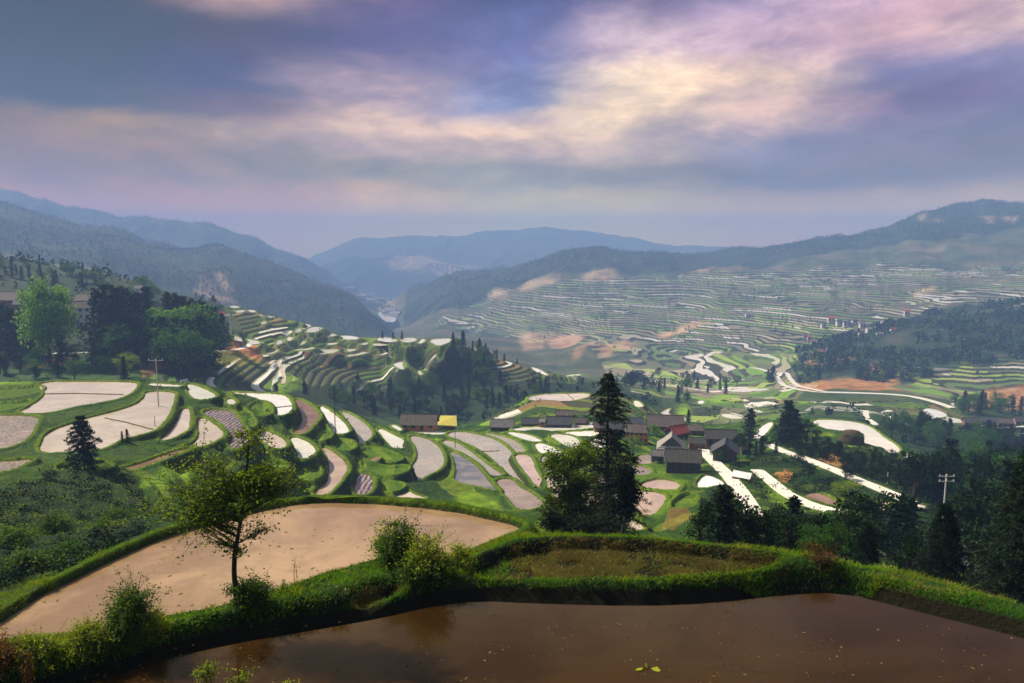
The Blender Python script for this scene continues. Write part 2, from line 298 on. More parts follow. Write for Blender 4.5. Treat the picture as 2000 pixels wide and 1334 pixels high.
for i, l in enumerate(lines):
    A, y_, s_ = conv(l); lY[i] = np.interp(aa, A, y_); sS[i] = np.interp(aa, A, s_)
Yk = np.exp(lY); zk = Yk*sS
for i in range(1, len(lines)): Yk[i] = np.maximum(Yk[i], Yk[i-1]*1.004)
H = np.empty((NY, NA))
for j in range(NA): H[:, j] = np.interp(YY, Yk[:, j], zk[:, j])
def blur(M, sig, ax):
    r = int(sig*3); k = np.exp(-0.5*(np.arange(-r, r+1)/sig)**2); k /= k.sum()
    P = np.pad(M, [(r, r) if i == ax else (0, 0) for i in range(M.ndim)], mode='edge'); o = 0
    for i, kk in enumerate(k): o = o+kk*(P[i:i+M.shape[0]] if ax == 0 else P[:, i:i+M.shape[1]])
    return o
nr = int(np.searchsorted(YY, 24))
Hs = blur(blur(H, 5, 0), 5, 1); Hn = blur(blur(H, 2, 0), 3, 1); Hn[nr:] = Hs[nr:]
k = np.clip((YY-18)/6, 0, 1)[:, None]; H = blur(blur(H, 2, 0), 3, 1)*(1-k)+Hs*k
AX, YG = np.meshgrid(aa, YY); XG = AX*YG
HB = H.copy()                                   # smooth base, used to fix levels
PXb, PYb = unproj(XG, YG, HB)
# ---- relief noise
namp = np.interp(YG, [5, 20, 30, 150, 400, 1000, 2500, 6500], [0.02, 0.03, 0.2, 0.5, 1.0, 5, 14, 30])
rid = 1-np.abs(fbm(XG/260, YG/420, 5, 11))*2.2
H = H+namp*fbm(XG/(8+YG*0.04), YG/(8+YG*0.06), 5, 3)
kk_ = np.clip((YG-560)/300, 0, 1)*np.clip((1800-YG)/300, 0, 1)*(AX > -.12)
H = H+kk_*(19*fbm(XG/230, YG/420, 4, 61)+6.5*(1-2*np.abs(fbm(XG/90+3, YG/130, 3, 62))))
kk_ = np.clip((YG-245)/60, 0, 1)*np.clip((620-YG)/60, 0, 1)*(AX > .05)
H = H+kk_*2.5*fbm(XG/45, YG/60, 4, 63)
# ---- masks traced on the hillsides, edges broken up with noise
jx = 26*fbm(XG/(YG*0.035), YG/(YG*0.06)+5*np.log(YG), 4, 21); jy = 9*fbm(XG/(YG*0.03)+9, 7*np.log(YG), 4, 22)
def inpoly(px, py, poly):
    ins = np.zeros(px.shape, bool); n = len(poly)
    for i in range(n):
        x1, y1 = poly[i]; x2, y2 = poly[(i+1) % n]
        if y1 == y2: continue
        c = ((y1 > py) != (y2 > py)) & (px < (x2-x1)*(py-y1)/(y2-y1)+x1); ins ^= c
    return ins
def mask(items, jit=1.0):
    M = np.zeros((NY, NA), np.float32)
    for poly, y0, y1, v in items:
        r0, r1 = np.searchsorted(YY, y0), np.searchsorted(YY, y1)
        m = inpoly(PXb[r0:r1]+jit*jx[r0:r1], PYb[r0:r1]+jit*jy[r0:r1], poly)
        M[r0:r1][m] = v
    return M
allx = [(-900,-900),(2900,-900),(2900,3000),(-900,3000)]
M_for = mask([
 ([(-600,200),(760,500),(770,700),(-600,700)], 1000, 1900, 1.0),
 ([(-600,200),(760,400),(760,640),(-600,700)], 2000, 3000, 0.75),
 ([(630,480),(800,480),(830,620),(690,600),(630,560)], 3000, 3650, 0.8),
 ([(780,560),(960,500),(1170,470),(2600,250),(2600,430),(2000,450),(1700,490),(1440,520),(1300,540),(1180,530),(1000,560),(880,610),(780,630)], 1250, 3200, 0.95),
 ([(1560,690),(1640,660),(1700,645),(1800,622),(1900,606),(2500,570),(2500,700),(1980,700),(1850,720),(1760,745),(1650,735),(1560,745),(1540,720)], 520, 1000, 0.9),
 ([(480,765),(700,742),(800,752),(870,700),(900,668),(960,690),(980,740),(1200,760),(1200,790),(960,820),(900,830),(700,815)], 270, 620, 1.0),
 ([(-500,560),(0,560),(300,560),(430,600),(430,670),(430,735),(-500,745)], 250, 470, 0.95),
 ([(-500,490),(0,495),(210,525),(300,560),(220,590),(-500,590)], 380, 640, 0.7),
 ([(1120,750),(1210,735),(1290,745),(1280,790),(1230,800),(1180,780)], 330, 620, 0.7),
 ([(-500,960),(0,955),(140,900),(260,930),(300,1000),(200,1110),(0,1210),(-500,1300)], 24, 90, 0.85),  # near left gully: forest colour darkens it in place of shade
 ([(1380,930),(1500,870),(1640,860),(1880,925),(2500,960),(2500,1250),(1700,1100),(1380,1060)], 26, 210, 0.7),
 ([(1500,790),(1700,790),(1960,880),(2500,880),(2500,1000),(1900,930),(1740,860)], 230, 420, 0.6),
])
M_terr = mask([
 ([(860,640),(960,560),(1250,545),(1500,532),(1750,520),(2500,500),(2500,640),(1900,600),(1600,660),(1560,700),(1480,740),(1330,800),(1180,700),(1000,660)], 560, 2300, 1.0),
 ([(1200,640),(1600,600),(1640,700),(1560,780),(1250,790),(1150,700)], 420, 1100, 1.0),
 ([(1700,700),(2500,660),(2500,820),(1950,800),(1760,760)], 380, 720, 0.8),
 ([(1260,810),(1400,770),(1520,770),(1560,850),(1380,850),(1280,840)], 240, 420, 0.8),
])
M_ridge = mask([
 ([(270,735),(320,690),(440,705),(500,690),(440,600),(700,640),(900,650),(960,690),(1150,735),(1080,780),(940,740),(860,760),(790,750),(600,775),(480,760)], 236, 660, 1.0),
 ([(930,830),(1000,775),(1100,755),(1260,770),(1300,810),(1200,806),(1010,810)], 200, 285, 1.0),
 ([(1440,775),(1860,790),(1900,830),(1700,812),(1480,815)], 300, 460, 0.8),
], 0.4)
mfar = np.clip((YG-850)/600, 0, 1)*(1-0.85*blur(blur(np.clip(M_terr, 0, 1), 4, 0), 4, 1)); H = H+mfar*(rid-0.4)*np.clip(YG*0.012, 0, 30)
M_earth = mask([
 ([(1062,668),(1085,658),(1125,656),(1138,664),(1110,690),(1080,698),(1060,690)], 560, 1300, 0.85),
 ([(1012,652),(1080,650),(1060,668),(1050,690),(1015,690)], 560, 1500, 0.45),
 ([(1290,655),(1340,632),(1390,626),(1405,634),(1370,645),(1330,655),(1300,664)], 650, 1500, 0.75),
 ([(1170,700),(1225,672),(1245,680),(1190,715)], 560, 1200, 0.45),
 ([(1110,715),(1150,668),(1160,690),(1130,720)], 560, 1300, 0.35),
 ([(1545,742),(1640,742),(1700,728),(1740,735),(1760,760),(1640,762),(1560,758)], 440, 640, 0.5),
 ([(1580,700),(1640,680),(1680,690),(1640,712),(1600,715)], 500, 880, 0.45),
 ([(1690,725),(1720,705),(1745,715),(1760,745),(1700,742)], 480, 880, 0.45),
 ([(1880,800),(1930,765),(2050,740),(2100,790),(1990,800)], 380, 640, 0.5),
 ([(1775,572),(1825,572),(1825,582),(1775,582)], 1000, 1700, 0.4),
 ([(1785,431),(1800,427),(1800,434),(1788,437)], 1400, 1950, 0.6), ([(1815,430),(1830,428),(1828,434),(1818,434)], 1400, 1950, 0.5), ([(1905,432),(1935,430),(1950,438),(1930,441)], 1400, 1950, 0.55), ([(1955,431),(1980,433),(1975,438),(1958,437)], 1400, 1950, 0.55), ([(1800,488),(1860,478),(1860,482),(1810,492)], 1200, 1900, 0.35),
 ([(425,668),(455,662),(480,676),(478,684),(425,684)], 300, 420, 1.0),
 ([(440,688),(495,676),(505,700),(480,705),(440,704)], 240, 420, 0.95),
 ([(-30,670),(20,668),(70,690),(30,697),(-30,697)], 260, 420, 1.0),
 ([(40,700),(150,697),(160,715),(60,715)], 230, 330, 0.6),
 ([(260,700),(420,688),(520,705),(420,712),(330,712),(270,730)], 236, 330, 0.35),
 ([(380,545),(400,552),(420,560),(450,580),(470,600),(400,585),(370,570)], 950, 1500, 0.30),
 ([(385,575),(400,560),(425,572),(440,590),(400,590)], 900, 1500, 0.4), ([(420,540),(435,530),(470,570),(455,575)], 900, 1500, 0.35),
 ([(1010,560),(1040,550),(1085,552),(1070,562),(1020,570)], 1250, 2300, 0.45), ([(1130,545),(1165,530),(1190,528),(1195,545),(1150,556)], 1250, 2300, 0.4),
 ([(940,575),(980,565),(1000,575),(970,585)], 1250, 2300, 0.5),
 ([(1370,535),(1400,515),(1410,520),(1385,540)], 1250, 2300, 0.6),
 ([(760,510),(830,500),(920,515),(900,545),(830,530),(790,525)], 3000, 4500, 0.5),
 ([(690,555),(720,555),(790,615),(770,630),(740,600)], 1900, 3000, 0.4),
 ([(1595,895),(1640,880),(1680,905),(1640,915)], 100, 200, 0.6),
 ([(1510,930),(1535,905),(1550,915),(1530,945)], 100, 200, 0.7),
 ([(1300,1000),(1330,985),(1350,1000),(1320,1030),(1290,1030)], 60, 110, 0.25),
 ([(1950,1075),(1990,1060),(1990,1090),(1960,1100)], 40, 90, 0.5),
])
M_lime = mask([
 ([(-200,733),(0,733),(55,733),(74,742),(60,752),(-200,757)], 100, 200, 0.9),
 ([(265,945),(300,920),(380,895),(395,905),(340,935),(300,950)], 60, 110, 0.9),
 ([(950,805),(975,788),(1000,790),(985,802)], 190, 260, 1.0),
 ([(990,795),(1010,778),(1030,780),(1015,790)], 190, 280, 0.9),
 ([(800,845),(850,850),(882,856),(858,862),(818,856)], 150, 200, 1.0),
 ([(893,950),(972,966),(968,996),(930,992),(888,975)], 90, 150, 0.75),
 ([(1260,960),(1330,930),(1345,945),(1320,985),(1290,1010),(1270,1005)], 70, 130, 0.55),
 ([(1170,900),(1290,905),(1320,935),(1260,950),(1160,930)], 110, 150, 0.35),
 ([(1320,795),(1345,785),(1350,800),(1330,808)], 240, 420, 1.0),
 ([(1380,785),(1430,765),(1440,775),(1400,790)], 240, 520, 0.9),
 ([(1890,880),(1930,885),(1915,915),(1900,910)], 120, 330, 1.0),
 ([(1970,885),(2020,880),(2010,905),(1985,905)], 120, 330, 1.0),
 ([(1490,945),(1520,960),(1600,1000),(1560,1000),(1500,975)], 60, 130, 0.6),
 ([(1640,960),(1680,975),(1660,985),(1640,975)], 80, 130, 0.9),
 ([(520,760),(555,735),(600,742),(590,757),(540,770)], 240, 420, 0.7),
 ([(320,705),(420,690),(540,700),(520,712),(420,710),(340,715)], 240, 330, 0.5),
 ([(1100,685),(1150,692),(1130,700)], 560, 900, 0.4),
 ([(1380,700),(1550,690),(1560,705),(1400,715)], 560, 900, 0.35),
 ([(760,705),(800,715),(820,735),(800,735)], 330, 520, 0.9),
], 0.35)
E0 = M_earth.copy(); M_lime = np.clip(blur(blur(M_lime, 2.2, 0), 2.2, 1)*(.8+.5*fbm(XG/3, YG/3, 3, 88)), 0, 1); M_earth = np.clip(blur(blur(M_earth, 1.8, 0), 1.8, 1)*(1.35+.6*fbm(XG/(YG*.012), YG/(YG*.012)+YG/9, 4, 89)), 0, 1)
M_earth = np.where(YG < 430, np.clip(E0*1.15, 0, 1), M_earth)
M_dry = mask([([(900,1128),(915,1100),(1010,1066),(1100,1056),(1250,1059),(1400,1073),(1520,1094),(1480,1118),(1350,1127),(1050,1127)], 10, 17, 1.0)], 0.2)
# ---- terraces cut into the hillsides: treads are level, risers short
# use constant steps per band so the levels stay level
band = np.where(M_ridge > 0, 1.3, np.where(YG < 650, 1.6, np.where(YG < 1250, 2.2, 3.6)))
Q = np.floor(H/band*1.0)
f = H/band-Q
Ht = (Q+np.clip((f-0.6)/0.4, 0, 1))*band
M_step = mask([([(-500,920),(0,915),(200,925),(330,880),(480,880),(560,930),(560,975),(340,1010),(250,1050),(150,1100),(0,1180),(-500,1400)], 27, 105, 0.75), ([(380,745),(800,835),(1000,790),(1260,775),(1500,822),(1760,870),(2000,960),(2400,990),(2400,1150),(1700,1080),(1300,1050),(1000,1010),(600,980),(500,985),(430,900)], 62, 235, 0.85)], 0.5)
mt = np.clip(np.maximum(np.maximum(M_terr, M_step), M_ridge)*1.3, 0, 1)*(1-np.clip(M_for*1.2, 0, 1)*0.8*(M_step < .1))
mt = blur(blur(mt, 1.5, 0), 1.5, 1)
Qc = (H/band)                                    # continuous terrace level for the material
H = H*(1-mt)+Ht*mt
# ============================================================ PADDY FIELDS, PONDS (traced, each a level sheet at its own height)
def chaikin(p, n=2):
    p = np.array(p, float)
    for _ in range(n):
        q = np.roll(p, -1, 0); p = np.stack([0.75*p+0.25*q, 0.25*p+0.75*q], 1).reshape(-1, 2)
    return p
def base_hit(px, py, y0, y1, M=None):
    M = HB if M is None else M
    a, s = ray(px, py); j = np.clip(np.interp(a, aa, np.arange(NA)), 0, NA-1); j0 = int(j)
    col = M[:, j0]; ok = np.where((YY >= y0) & (YY <= y1) & (col >= s*YY))[0]
    if len(ok) == 0:
        ok = np.where((YY >= y0) & (YY <= y1))[0]; i = ok[np.argmax(col[ok]/YY[ok])]; return YY[i], col[i]
    i = ok[0]; return YY[i], s*YY[i]
PAD = []   # (kind, poly px, Yrange, z or None, bund height, bund width)
def P(kind, pts, y0=60, y1=300, z=None, hb=0.32, wb=0.75, n=2): PAD.append(dict(kind=kind, pts=pts, y0=y0, y1=y1, z=z, hb=hb, wb=wb, n=n))
P('brown', [(-400,1590),(-200,1478),(0,1388),(200,1337),(300,1302),(450,1266),(600,1241),(750,1214),(850,1190),(940,1180),(1050,1186),(1250,1191),(1400,1185),(1550,1167),(1650,1164),(1750,1190),(1850,1215),(2000,1253),(2400,1365),(2700,2200),(-700,2200)], z=-6.0, hb=0.0, wb=0.0, n=1)
P('peach', [(-330,1360),(-150,1300),(0,1254),(60,1249),(120,1244),(200,1239),(320,1211),(450,1194),(540,1164),(620,1129),(720,1111),(840,1114),(920,1077),(970,1054),(1016,1039),(1000,1030),(950,1017),(880,1002),(800,992),(700,987),(590,985),(480,1010),(345,1045),(250,1085),(150,1135),(50,1190),(0,1226),(-150,1292),(-330,1350)], z=-9.1, hb=0.24, wb=0.42)
P('none', [(918,1124),(935,1094),(1010,1066),(1100,1055),(1250,1058),(1400,1072),(1500,1089),(1515,1095),(1470,1121),(1300,1130),(1100,1130),(950,1128)], z=-5.96, hb=0.001, wb=0.02, n=2)
P('none', [(692,1166),(715,1155),(745,1146),(772,1142),(770,1149),(742,1159),(705,1169)], z=-5.86, hb=0.001, wb=0.02, n=2)
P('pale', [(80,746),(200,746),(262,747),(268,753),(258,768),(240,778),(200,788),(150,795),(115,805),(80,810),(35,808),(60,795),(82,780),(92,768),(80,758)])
P('mud', [(-160,815),(0,812),(78,814),(68,830),(60,850),(45,865),(20,875),(0,880),(-160,890)])
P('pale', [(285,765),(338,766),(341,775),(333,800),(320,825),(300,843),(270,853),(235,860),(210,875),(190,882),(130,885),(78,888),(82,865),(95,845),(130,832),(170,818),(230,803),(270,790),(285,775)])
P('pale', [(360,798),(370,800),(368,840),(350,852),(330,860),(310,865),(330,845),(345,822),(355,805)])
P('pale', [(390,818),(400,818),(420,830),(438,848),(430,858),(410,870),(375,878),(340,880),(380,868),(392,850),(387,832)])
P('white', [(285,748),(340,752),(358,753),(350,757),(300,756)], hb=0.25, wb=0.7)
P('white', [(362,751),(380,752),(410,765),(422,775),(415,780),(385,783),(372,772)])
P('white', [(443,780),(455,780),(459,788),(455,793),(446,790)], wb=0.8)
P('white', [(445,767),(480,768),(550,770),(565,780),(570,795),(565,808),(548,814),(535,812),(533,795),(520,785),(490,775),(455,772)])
P('plough', [(400,801),(450,801),(465,820),(480,845),(485,865),(470,878),(452,880),(440,845),(425,825),(400,812)])
P('pale', [(505,838),(540,850),(556,862),(558,875),(540,880),(515,865),(503,850)])
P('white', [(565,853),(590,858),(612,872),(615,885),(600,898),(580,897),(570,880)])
P('mud', [(-120,908),(0,903),(60,898),(55,905),(30,918),(0,925),(-120,935)], hb=0.3)
P('brownmud', [(230,918),(280,905),(340,882),(380,874),(350,886),(300,906),(255,922)], hb=0.25, wb=0.8)
P('brownmud', [(575,777),(600,788),(620,805),(625,815),(610,830),(595,850),(570,848),(585,825),(580,800)])
P('white', [(625,792),(640,800),(665,820),(682,838),(678,848),(650,849),(640,830),(628,805)])
P('grey', [(665,803),(690,812),(715,830),(727,845),(722,858),(700,872),(698,855),(690,835),(675,815)])
P('white', [(737,835),(770,850),(795,865),(793,875),(775,879),(762,870),(745,850)])
P('pink', [(627,873),(645,880),(668,897),(678,912),(672,930),(655,950),(640,968),(610,968),(635,945),(645,925),(645,905),(637,885)])
P('grey', [(797,850),(830,855),(855,870),(865,890),(867,905),(855,920),(830,932),(810,945),(780,938),(800,920),(818,895),(815,875)])
P('plough', [(695,930),(700,925),(720,928),(727,938),(725,955),(715,968),(695,968),(692,950)], wb=0.8)
P('sky', [(877,880),(900,890),(930,910),(945,930),(960,950),(975,962),(930,950),(887,942),(893,920),(890,900)], wb=0.9)
P('grey', [(858,863),(880,860),(910,875),(940,900),(972,922),(985,929),(960,932),(945,915),(920,897),(890,879)], hb=0.3, wb=0.8)
P('grey', [(868,850),(892,842),(940,850),(975,862),(1000,885),(1030,920),(1058,955),(1040,960),(1000,932),(975,907),(945,882),(910,864)], hb=0.3, wb=0.8)
P('grey', [(940,845),(975,850),(1010,862),(1030,885),(1002,885),(990,870),(960,855)], hb=0.3, wb=0.8)
P('pink', [(1002,888),(1030,888),(1040,900),(1045,920),(1066,950),(1060,960),(1040,940),(1020,915)], hb=0.3, wb=0.8)
P('white', [(985,843),(1030,848),(1062,862),(1045,864),(1010,855)], hb=0.25, wb=0.8)
P('white', [(1042,868),(1062,866),(1100,885),(1120,905),(1080,895),(1055,885)], hb=0.25, wb=0.8)
P('white', [(1000,836),(1090,833),(1180,823),(1195,830),(1110,842),(1005,842)], hb=0.2, wb=0.7)
P('white', [(1070,848),(1120,850),(1140,872),(1125,880),(1090,862)], hb=0.25, wb=0.8)
P('white', [(785,836),(860,842),(880,848),(840,849),(790,841)], hb=0.2, wb=0.7)
P('white', [(762,829),(775,832),(786,840),(778,842)], hb=0.2, wb=0.6)
P('mud', [(968,938),(1000,935),(1010,950),(1052,972),(1062,990),(1015,1000),(995,975),(975,955)], hb=0.3, wb=0.8)
P('pale', [(755,945),(780,942),(800,965),(835,975),(820,978),(765,972)], hb=0.2, wb=0.6)
P('grey', [(1068,885),(1090,905),(1120,950),(1100,960),(1075,930),(1055,900)], hb=0.3, wb=0.8)
P('pale', [(1025,778),(1060,770),(1110,769),(1150,768),(1155,775),(1110,785),(1050,785)], y0=150, hb=0.3, wb=0.9)
P('white', [(1238,782),(1248,784),(1258,795),(1240,795)], y0=150, hb=0.2)
P('mud', [(1245,890),(1275,888),(1283,902),(1260,910),(1240,905)], wb=0.8)
P('mud', [(1205,907),(1240,908),(1272,917),(1268,930),(1220,930),(1200,922)], wb=0.8)
P('pink', [(1252,945),(1290,935),(1330,945),(1320,960),(1290,957),(1252,954)], wb=0.8)
P('pink', [(1195,957),(1245,959),(1288,963),(1303,972),(1283,1000),(1273,1010),(1240,1002),(1200,987)], wb=0.8)
P('pale', [(1220,1017),(1245,1020),(1262,1036),(1230,1038)], wb=0.6)
P('white', [(1363,940),(1380,927),(1408,940),(1412,946),(1380,953),(1362,955)], wb=0.8)
P('white', [(1578,820),(1640,820),(1690,828),(1712,842),(1722,852),(1745,866),(1762,882),(1735,889),(1683,873),(1690,852),(1680,846),(1640,845),(1610,838)], hb=0.3)
P('white', [(1752,884),(1765,885),(1800,898),(1842,913),(1830,918),(1780,902)], hb=0.2, wb=0.7)
P('white', [(1470,855),(1490,830),(1510,823),(1505,835),(1492,850),(1477,860)], hb=0.25)
P('brownmud', [(1573,968),(1600,963),(1625,975),(1638,985),(1620,990),(1590,981)], hb=0.25, wb=0.7)
P('pink', [(1718,980),(1745,983),(1742,1012),(1722,1002)], hb=0.25, wb=0.7)
P('sky', [(1745,985),(1765,990),(1765,1018),(1745,1012)], hb=0.25, wb=0.7)
P('mud', [(1660,1068),(1690,1055),(1710,1062),(1700,1095),(1670,1095)], y0=30, hb=0.2, wb=0.5)
P('pink', [(1730,1062),(1758,1054),(1790,1068),(1800,1100),(1740,1110),(1725,1085)], y0=30, hb=0.25, wb=0.5)
P('sky', [(1875,1062),(1930,1052),(2100,1055),(2200,1120),(2100,1180),(1960,1150),(1880,1115)], y0=30, hb=0.25, wb=0.5)
P('pale', [(1862,1023),(1890,1020),(1905,1026),(1885,1030)], y0=30, hb=0.2, wb=0.5)
P('pale', [(1866,1036),(1900,1034),(1905,1040),(1870,1044)], y0=30, hb=0.2, wb=0.5)
P('white', [(1800,800),(1820,797),(1850,808),(1845,815),(1805,818)], y0=230, y1=460, hb=0.3)
P('white', [(1840,817),(1870,818),(1885,825),(1860,826)], y0=230, y1=460, hb=0.2)
P('white', [(1985,850),(2005,843),(2030,862),(2005,868)], y0=230, y1=460, hb=0.2)
P('white', [(1405,810),(1425,808),(1450,815),(1448,818),(1425,818)], y0=230, y1=460, hb=0.2)
P('white', [(1425,805),(1430,808),(1452,815),(1450,811)], y0=230, y1=460, hb=0.2)
P('white', [(1362,785),(1372,781),(1376,788),(1366,790)], y0=230, y1=500, hb=0.2)
P('white', [(1428,760),(1445,758),(1508,759),(1490,763),(1440,765)], y0=330, y1=560, hb=0.2)
# distant ridge paddies
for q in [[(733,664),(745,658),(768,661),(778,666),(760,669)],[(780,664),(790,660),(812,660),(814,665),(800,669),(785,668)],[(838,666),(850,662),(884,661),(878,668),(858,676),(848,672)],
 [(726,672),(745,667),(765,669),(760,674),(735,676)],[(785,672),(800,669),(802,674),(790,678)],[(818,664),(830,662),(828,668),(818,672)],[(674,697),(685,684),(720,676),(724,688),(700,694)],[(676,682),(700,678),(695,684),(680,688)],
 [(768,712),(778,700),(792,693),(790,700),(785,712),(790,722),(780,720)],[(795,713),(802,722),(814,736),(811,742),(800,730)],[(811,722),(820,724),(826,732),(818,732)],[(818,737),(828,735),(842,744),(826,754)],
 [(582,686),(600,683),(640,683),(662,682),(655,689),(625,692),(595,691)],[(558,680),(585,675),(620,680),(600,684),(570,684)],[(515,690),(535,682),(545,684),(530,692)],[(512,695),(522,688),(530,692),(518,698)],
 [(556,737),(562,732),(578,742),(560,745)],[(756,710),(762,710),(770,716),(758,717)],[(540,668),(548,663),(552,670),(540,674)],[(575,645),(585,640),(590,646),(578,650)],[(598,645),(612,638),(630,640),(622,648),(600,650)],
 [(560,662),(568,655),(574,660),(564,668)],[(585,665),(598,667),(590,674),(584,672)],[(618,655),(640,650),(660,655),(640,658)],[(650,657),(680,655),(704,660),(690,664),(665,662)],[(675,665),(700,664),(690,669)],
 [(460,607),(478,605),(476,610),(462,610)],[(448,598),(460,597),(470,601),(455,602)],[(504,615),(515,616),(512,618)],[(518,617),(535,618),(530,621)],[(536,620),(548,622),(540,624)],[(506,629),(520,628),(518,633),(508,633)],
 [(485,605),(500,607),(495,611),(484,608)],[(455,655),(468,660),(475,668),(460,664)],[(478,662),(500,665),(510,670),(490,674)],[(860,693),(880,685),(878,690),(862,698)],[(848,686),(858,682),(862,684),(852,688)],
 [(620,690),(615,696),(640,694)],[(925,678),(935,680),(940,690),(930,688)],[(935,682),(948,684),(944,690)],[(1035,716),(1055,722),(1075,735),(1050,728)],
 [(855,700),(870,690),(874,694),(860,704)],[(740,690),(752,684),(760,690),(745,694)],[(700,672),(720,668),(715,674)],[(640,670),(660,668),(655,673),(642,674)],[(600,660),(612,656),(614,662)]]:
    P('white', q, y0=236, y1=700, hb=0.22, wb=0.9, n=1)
# valley flat and tan flats beyond
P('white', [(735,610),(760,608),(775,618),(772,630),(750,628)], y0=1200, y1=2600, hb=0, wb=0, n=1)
P('brown', [(1598,1400),(1599,1400)], 1, 2) if False else None
def PF(pts, y0=60, y1=240, hb=.22, wb=.6): P('field', pts, y0, y1, hb=hb, wb=wb)
PF([(-100,762),(40,758),(76,752),(86,762),(40,778),(-100,786)]); PF([(-100,792),(30,786),(60,780),(50,792),(0,806),(-100,808)]); PF([(500,782),(528,788),(531,808),(508,815),(482,800)]); PF([(462,792),(482,803),(500,828),(488,838),(470,815)]); PF([(592,850),(625,822),(640,838),(648,852),(622,864)])
PF([(702,877),(735,873),(775,888),(788,898),(745,905),(712,892)]); PF([(705,900),(750,914),(800,908),(790,925),(740,930),(712,915)]); PF([(738,934),(762,942),(790,946),(778,958),(745,962)])
PF([(575,900),(605,902),(625,915),(618,935),(590,940),(570,920)]); PF([(560,942),(610,942),(600,962),(560,970)]); PF([(120,905),(190,900),(220,912),(180,925),(110,922)])
PF([(640,858),(690,860),(690,880),(662,880)]); PF([(505,895),(545,898),(560,915),(530,925),(500,910)]); PF([(1120,905),(1180,900),(1190,918),(1150,930),(1118,920)]); PF([(1340,962),(1360,965),(1355,990),(1320,1000),(1310,985)])
P('brownmud', [(720,899),(732,893),(742,893),(735,902)], hb=.2, wb=.5); P('pink', [(1120,958),(1184,955),(1190,986),(1130,992)], wb=.8); P('mud', [(1140,932),(1190,925),(1196,948),(1145,950)], wb=.8); P('white', [(1095,845),(1150,842),(1190,842),(1185,850),(1120,853)], hb=.2, wb=.6)
P('white', [(1150,858),(1180,856),(1200,866),(1195,880),(1165,876)], hb=.2, wb=.6); P('pale', [(1075,925),(1100,960),(1120,985),(1100,990),(1080,965),(1066,940)], hb=.2, wb=.6)
M_bund = np.zeros((NY, NA), np.float32); M_wet = np.zeros((NY, NA), np.float32); Zw = np.full((NY, NA), -1e4)
for p in PAD:
    pts = p['pts']; cx = np.mean([q[0] for q in pts]); cy = np.mean([q[1] for q in pts])
    if p['z'] is None:
        zs = [base_hit(x, y, p['y0'], p['y1'])[1] for x, y in pts]+[base_hit(cx, cy, p['y0'], p['y1'])[1]]*2
        p['z'] = float(np.median(zs))
    xy = []
    for x, y in pts:
        a, s = ray(x, y); Y = p['z']/s; xy.append((a*Y, Y))
    xy = np.array(xy)
    if ((xy[:, 0]*np.roll(xy[:, 1], -1)-xy[:, 1]*np.roll(xy[:, 0], -1)).sum()) < 0: xy = xy[::-1]
    p['xy'] = chaikin(xy, p['n'])
def sdist(px, py, poly):
    d = np.full(px.shape, 1e9); ins = np.zeros(px.shape, bool); n = len(poly)
    for i in range(n):
        x1, y1 = poly[i]; x2, y2 = poly[(i+1) % n]; ex, ey = x2-x1, y2-y1; l2 = ex*ex+ey*ey+1e-12
        t = np.clip(((px-x1)*ex+(py-y1)*ey)/l2, 0, 1); d = np.minimum(d, (px-x1-t*ex)**2+(py-y1-t*ey)**2)
        if y1 != y2: ins ^= ((y1 > py) != (y2 > py)) & (px < (x2-x1)*(py-y1)/(y2-y1)+x1)
    d = np.sqrt(d); return np.where(ins, -d, d)
nzb = fbm(XG/1.7, YG/1.7, 3, 77)
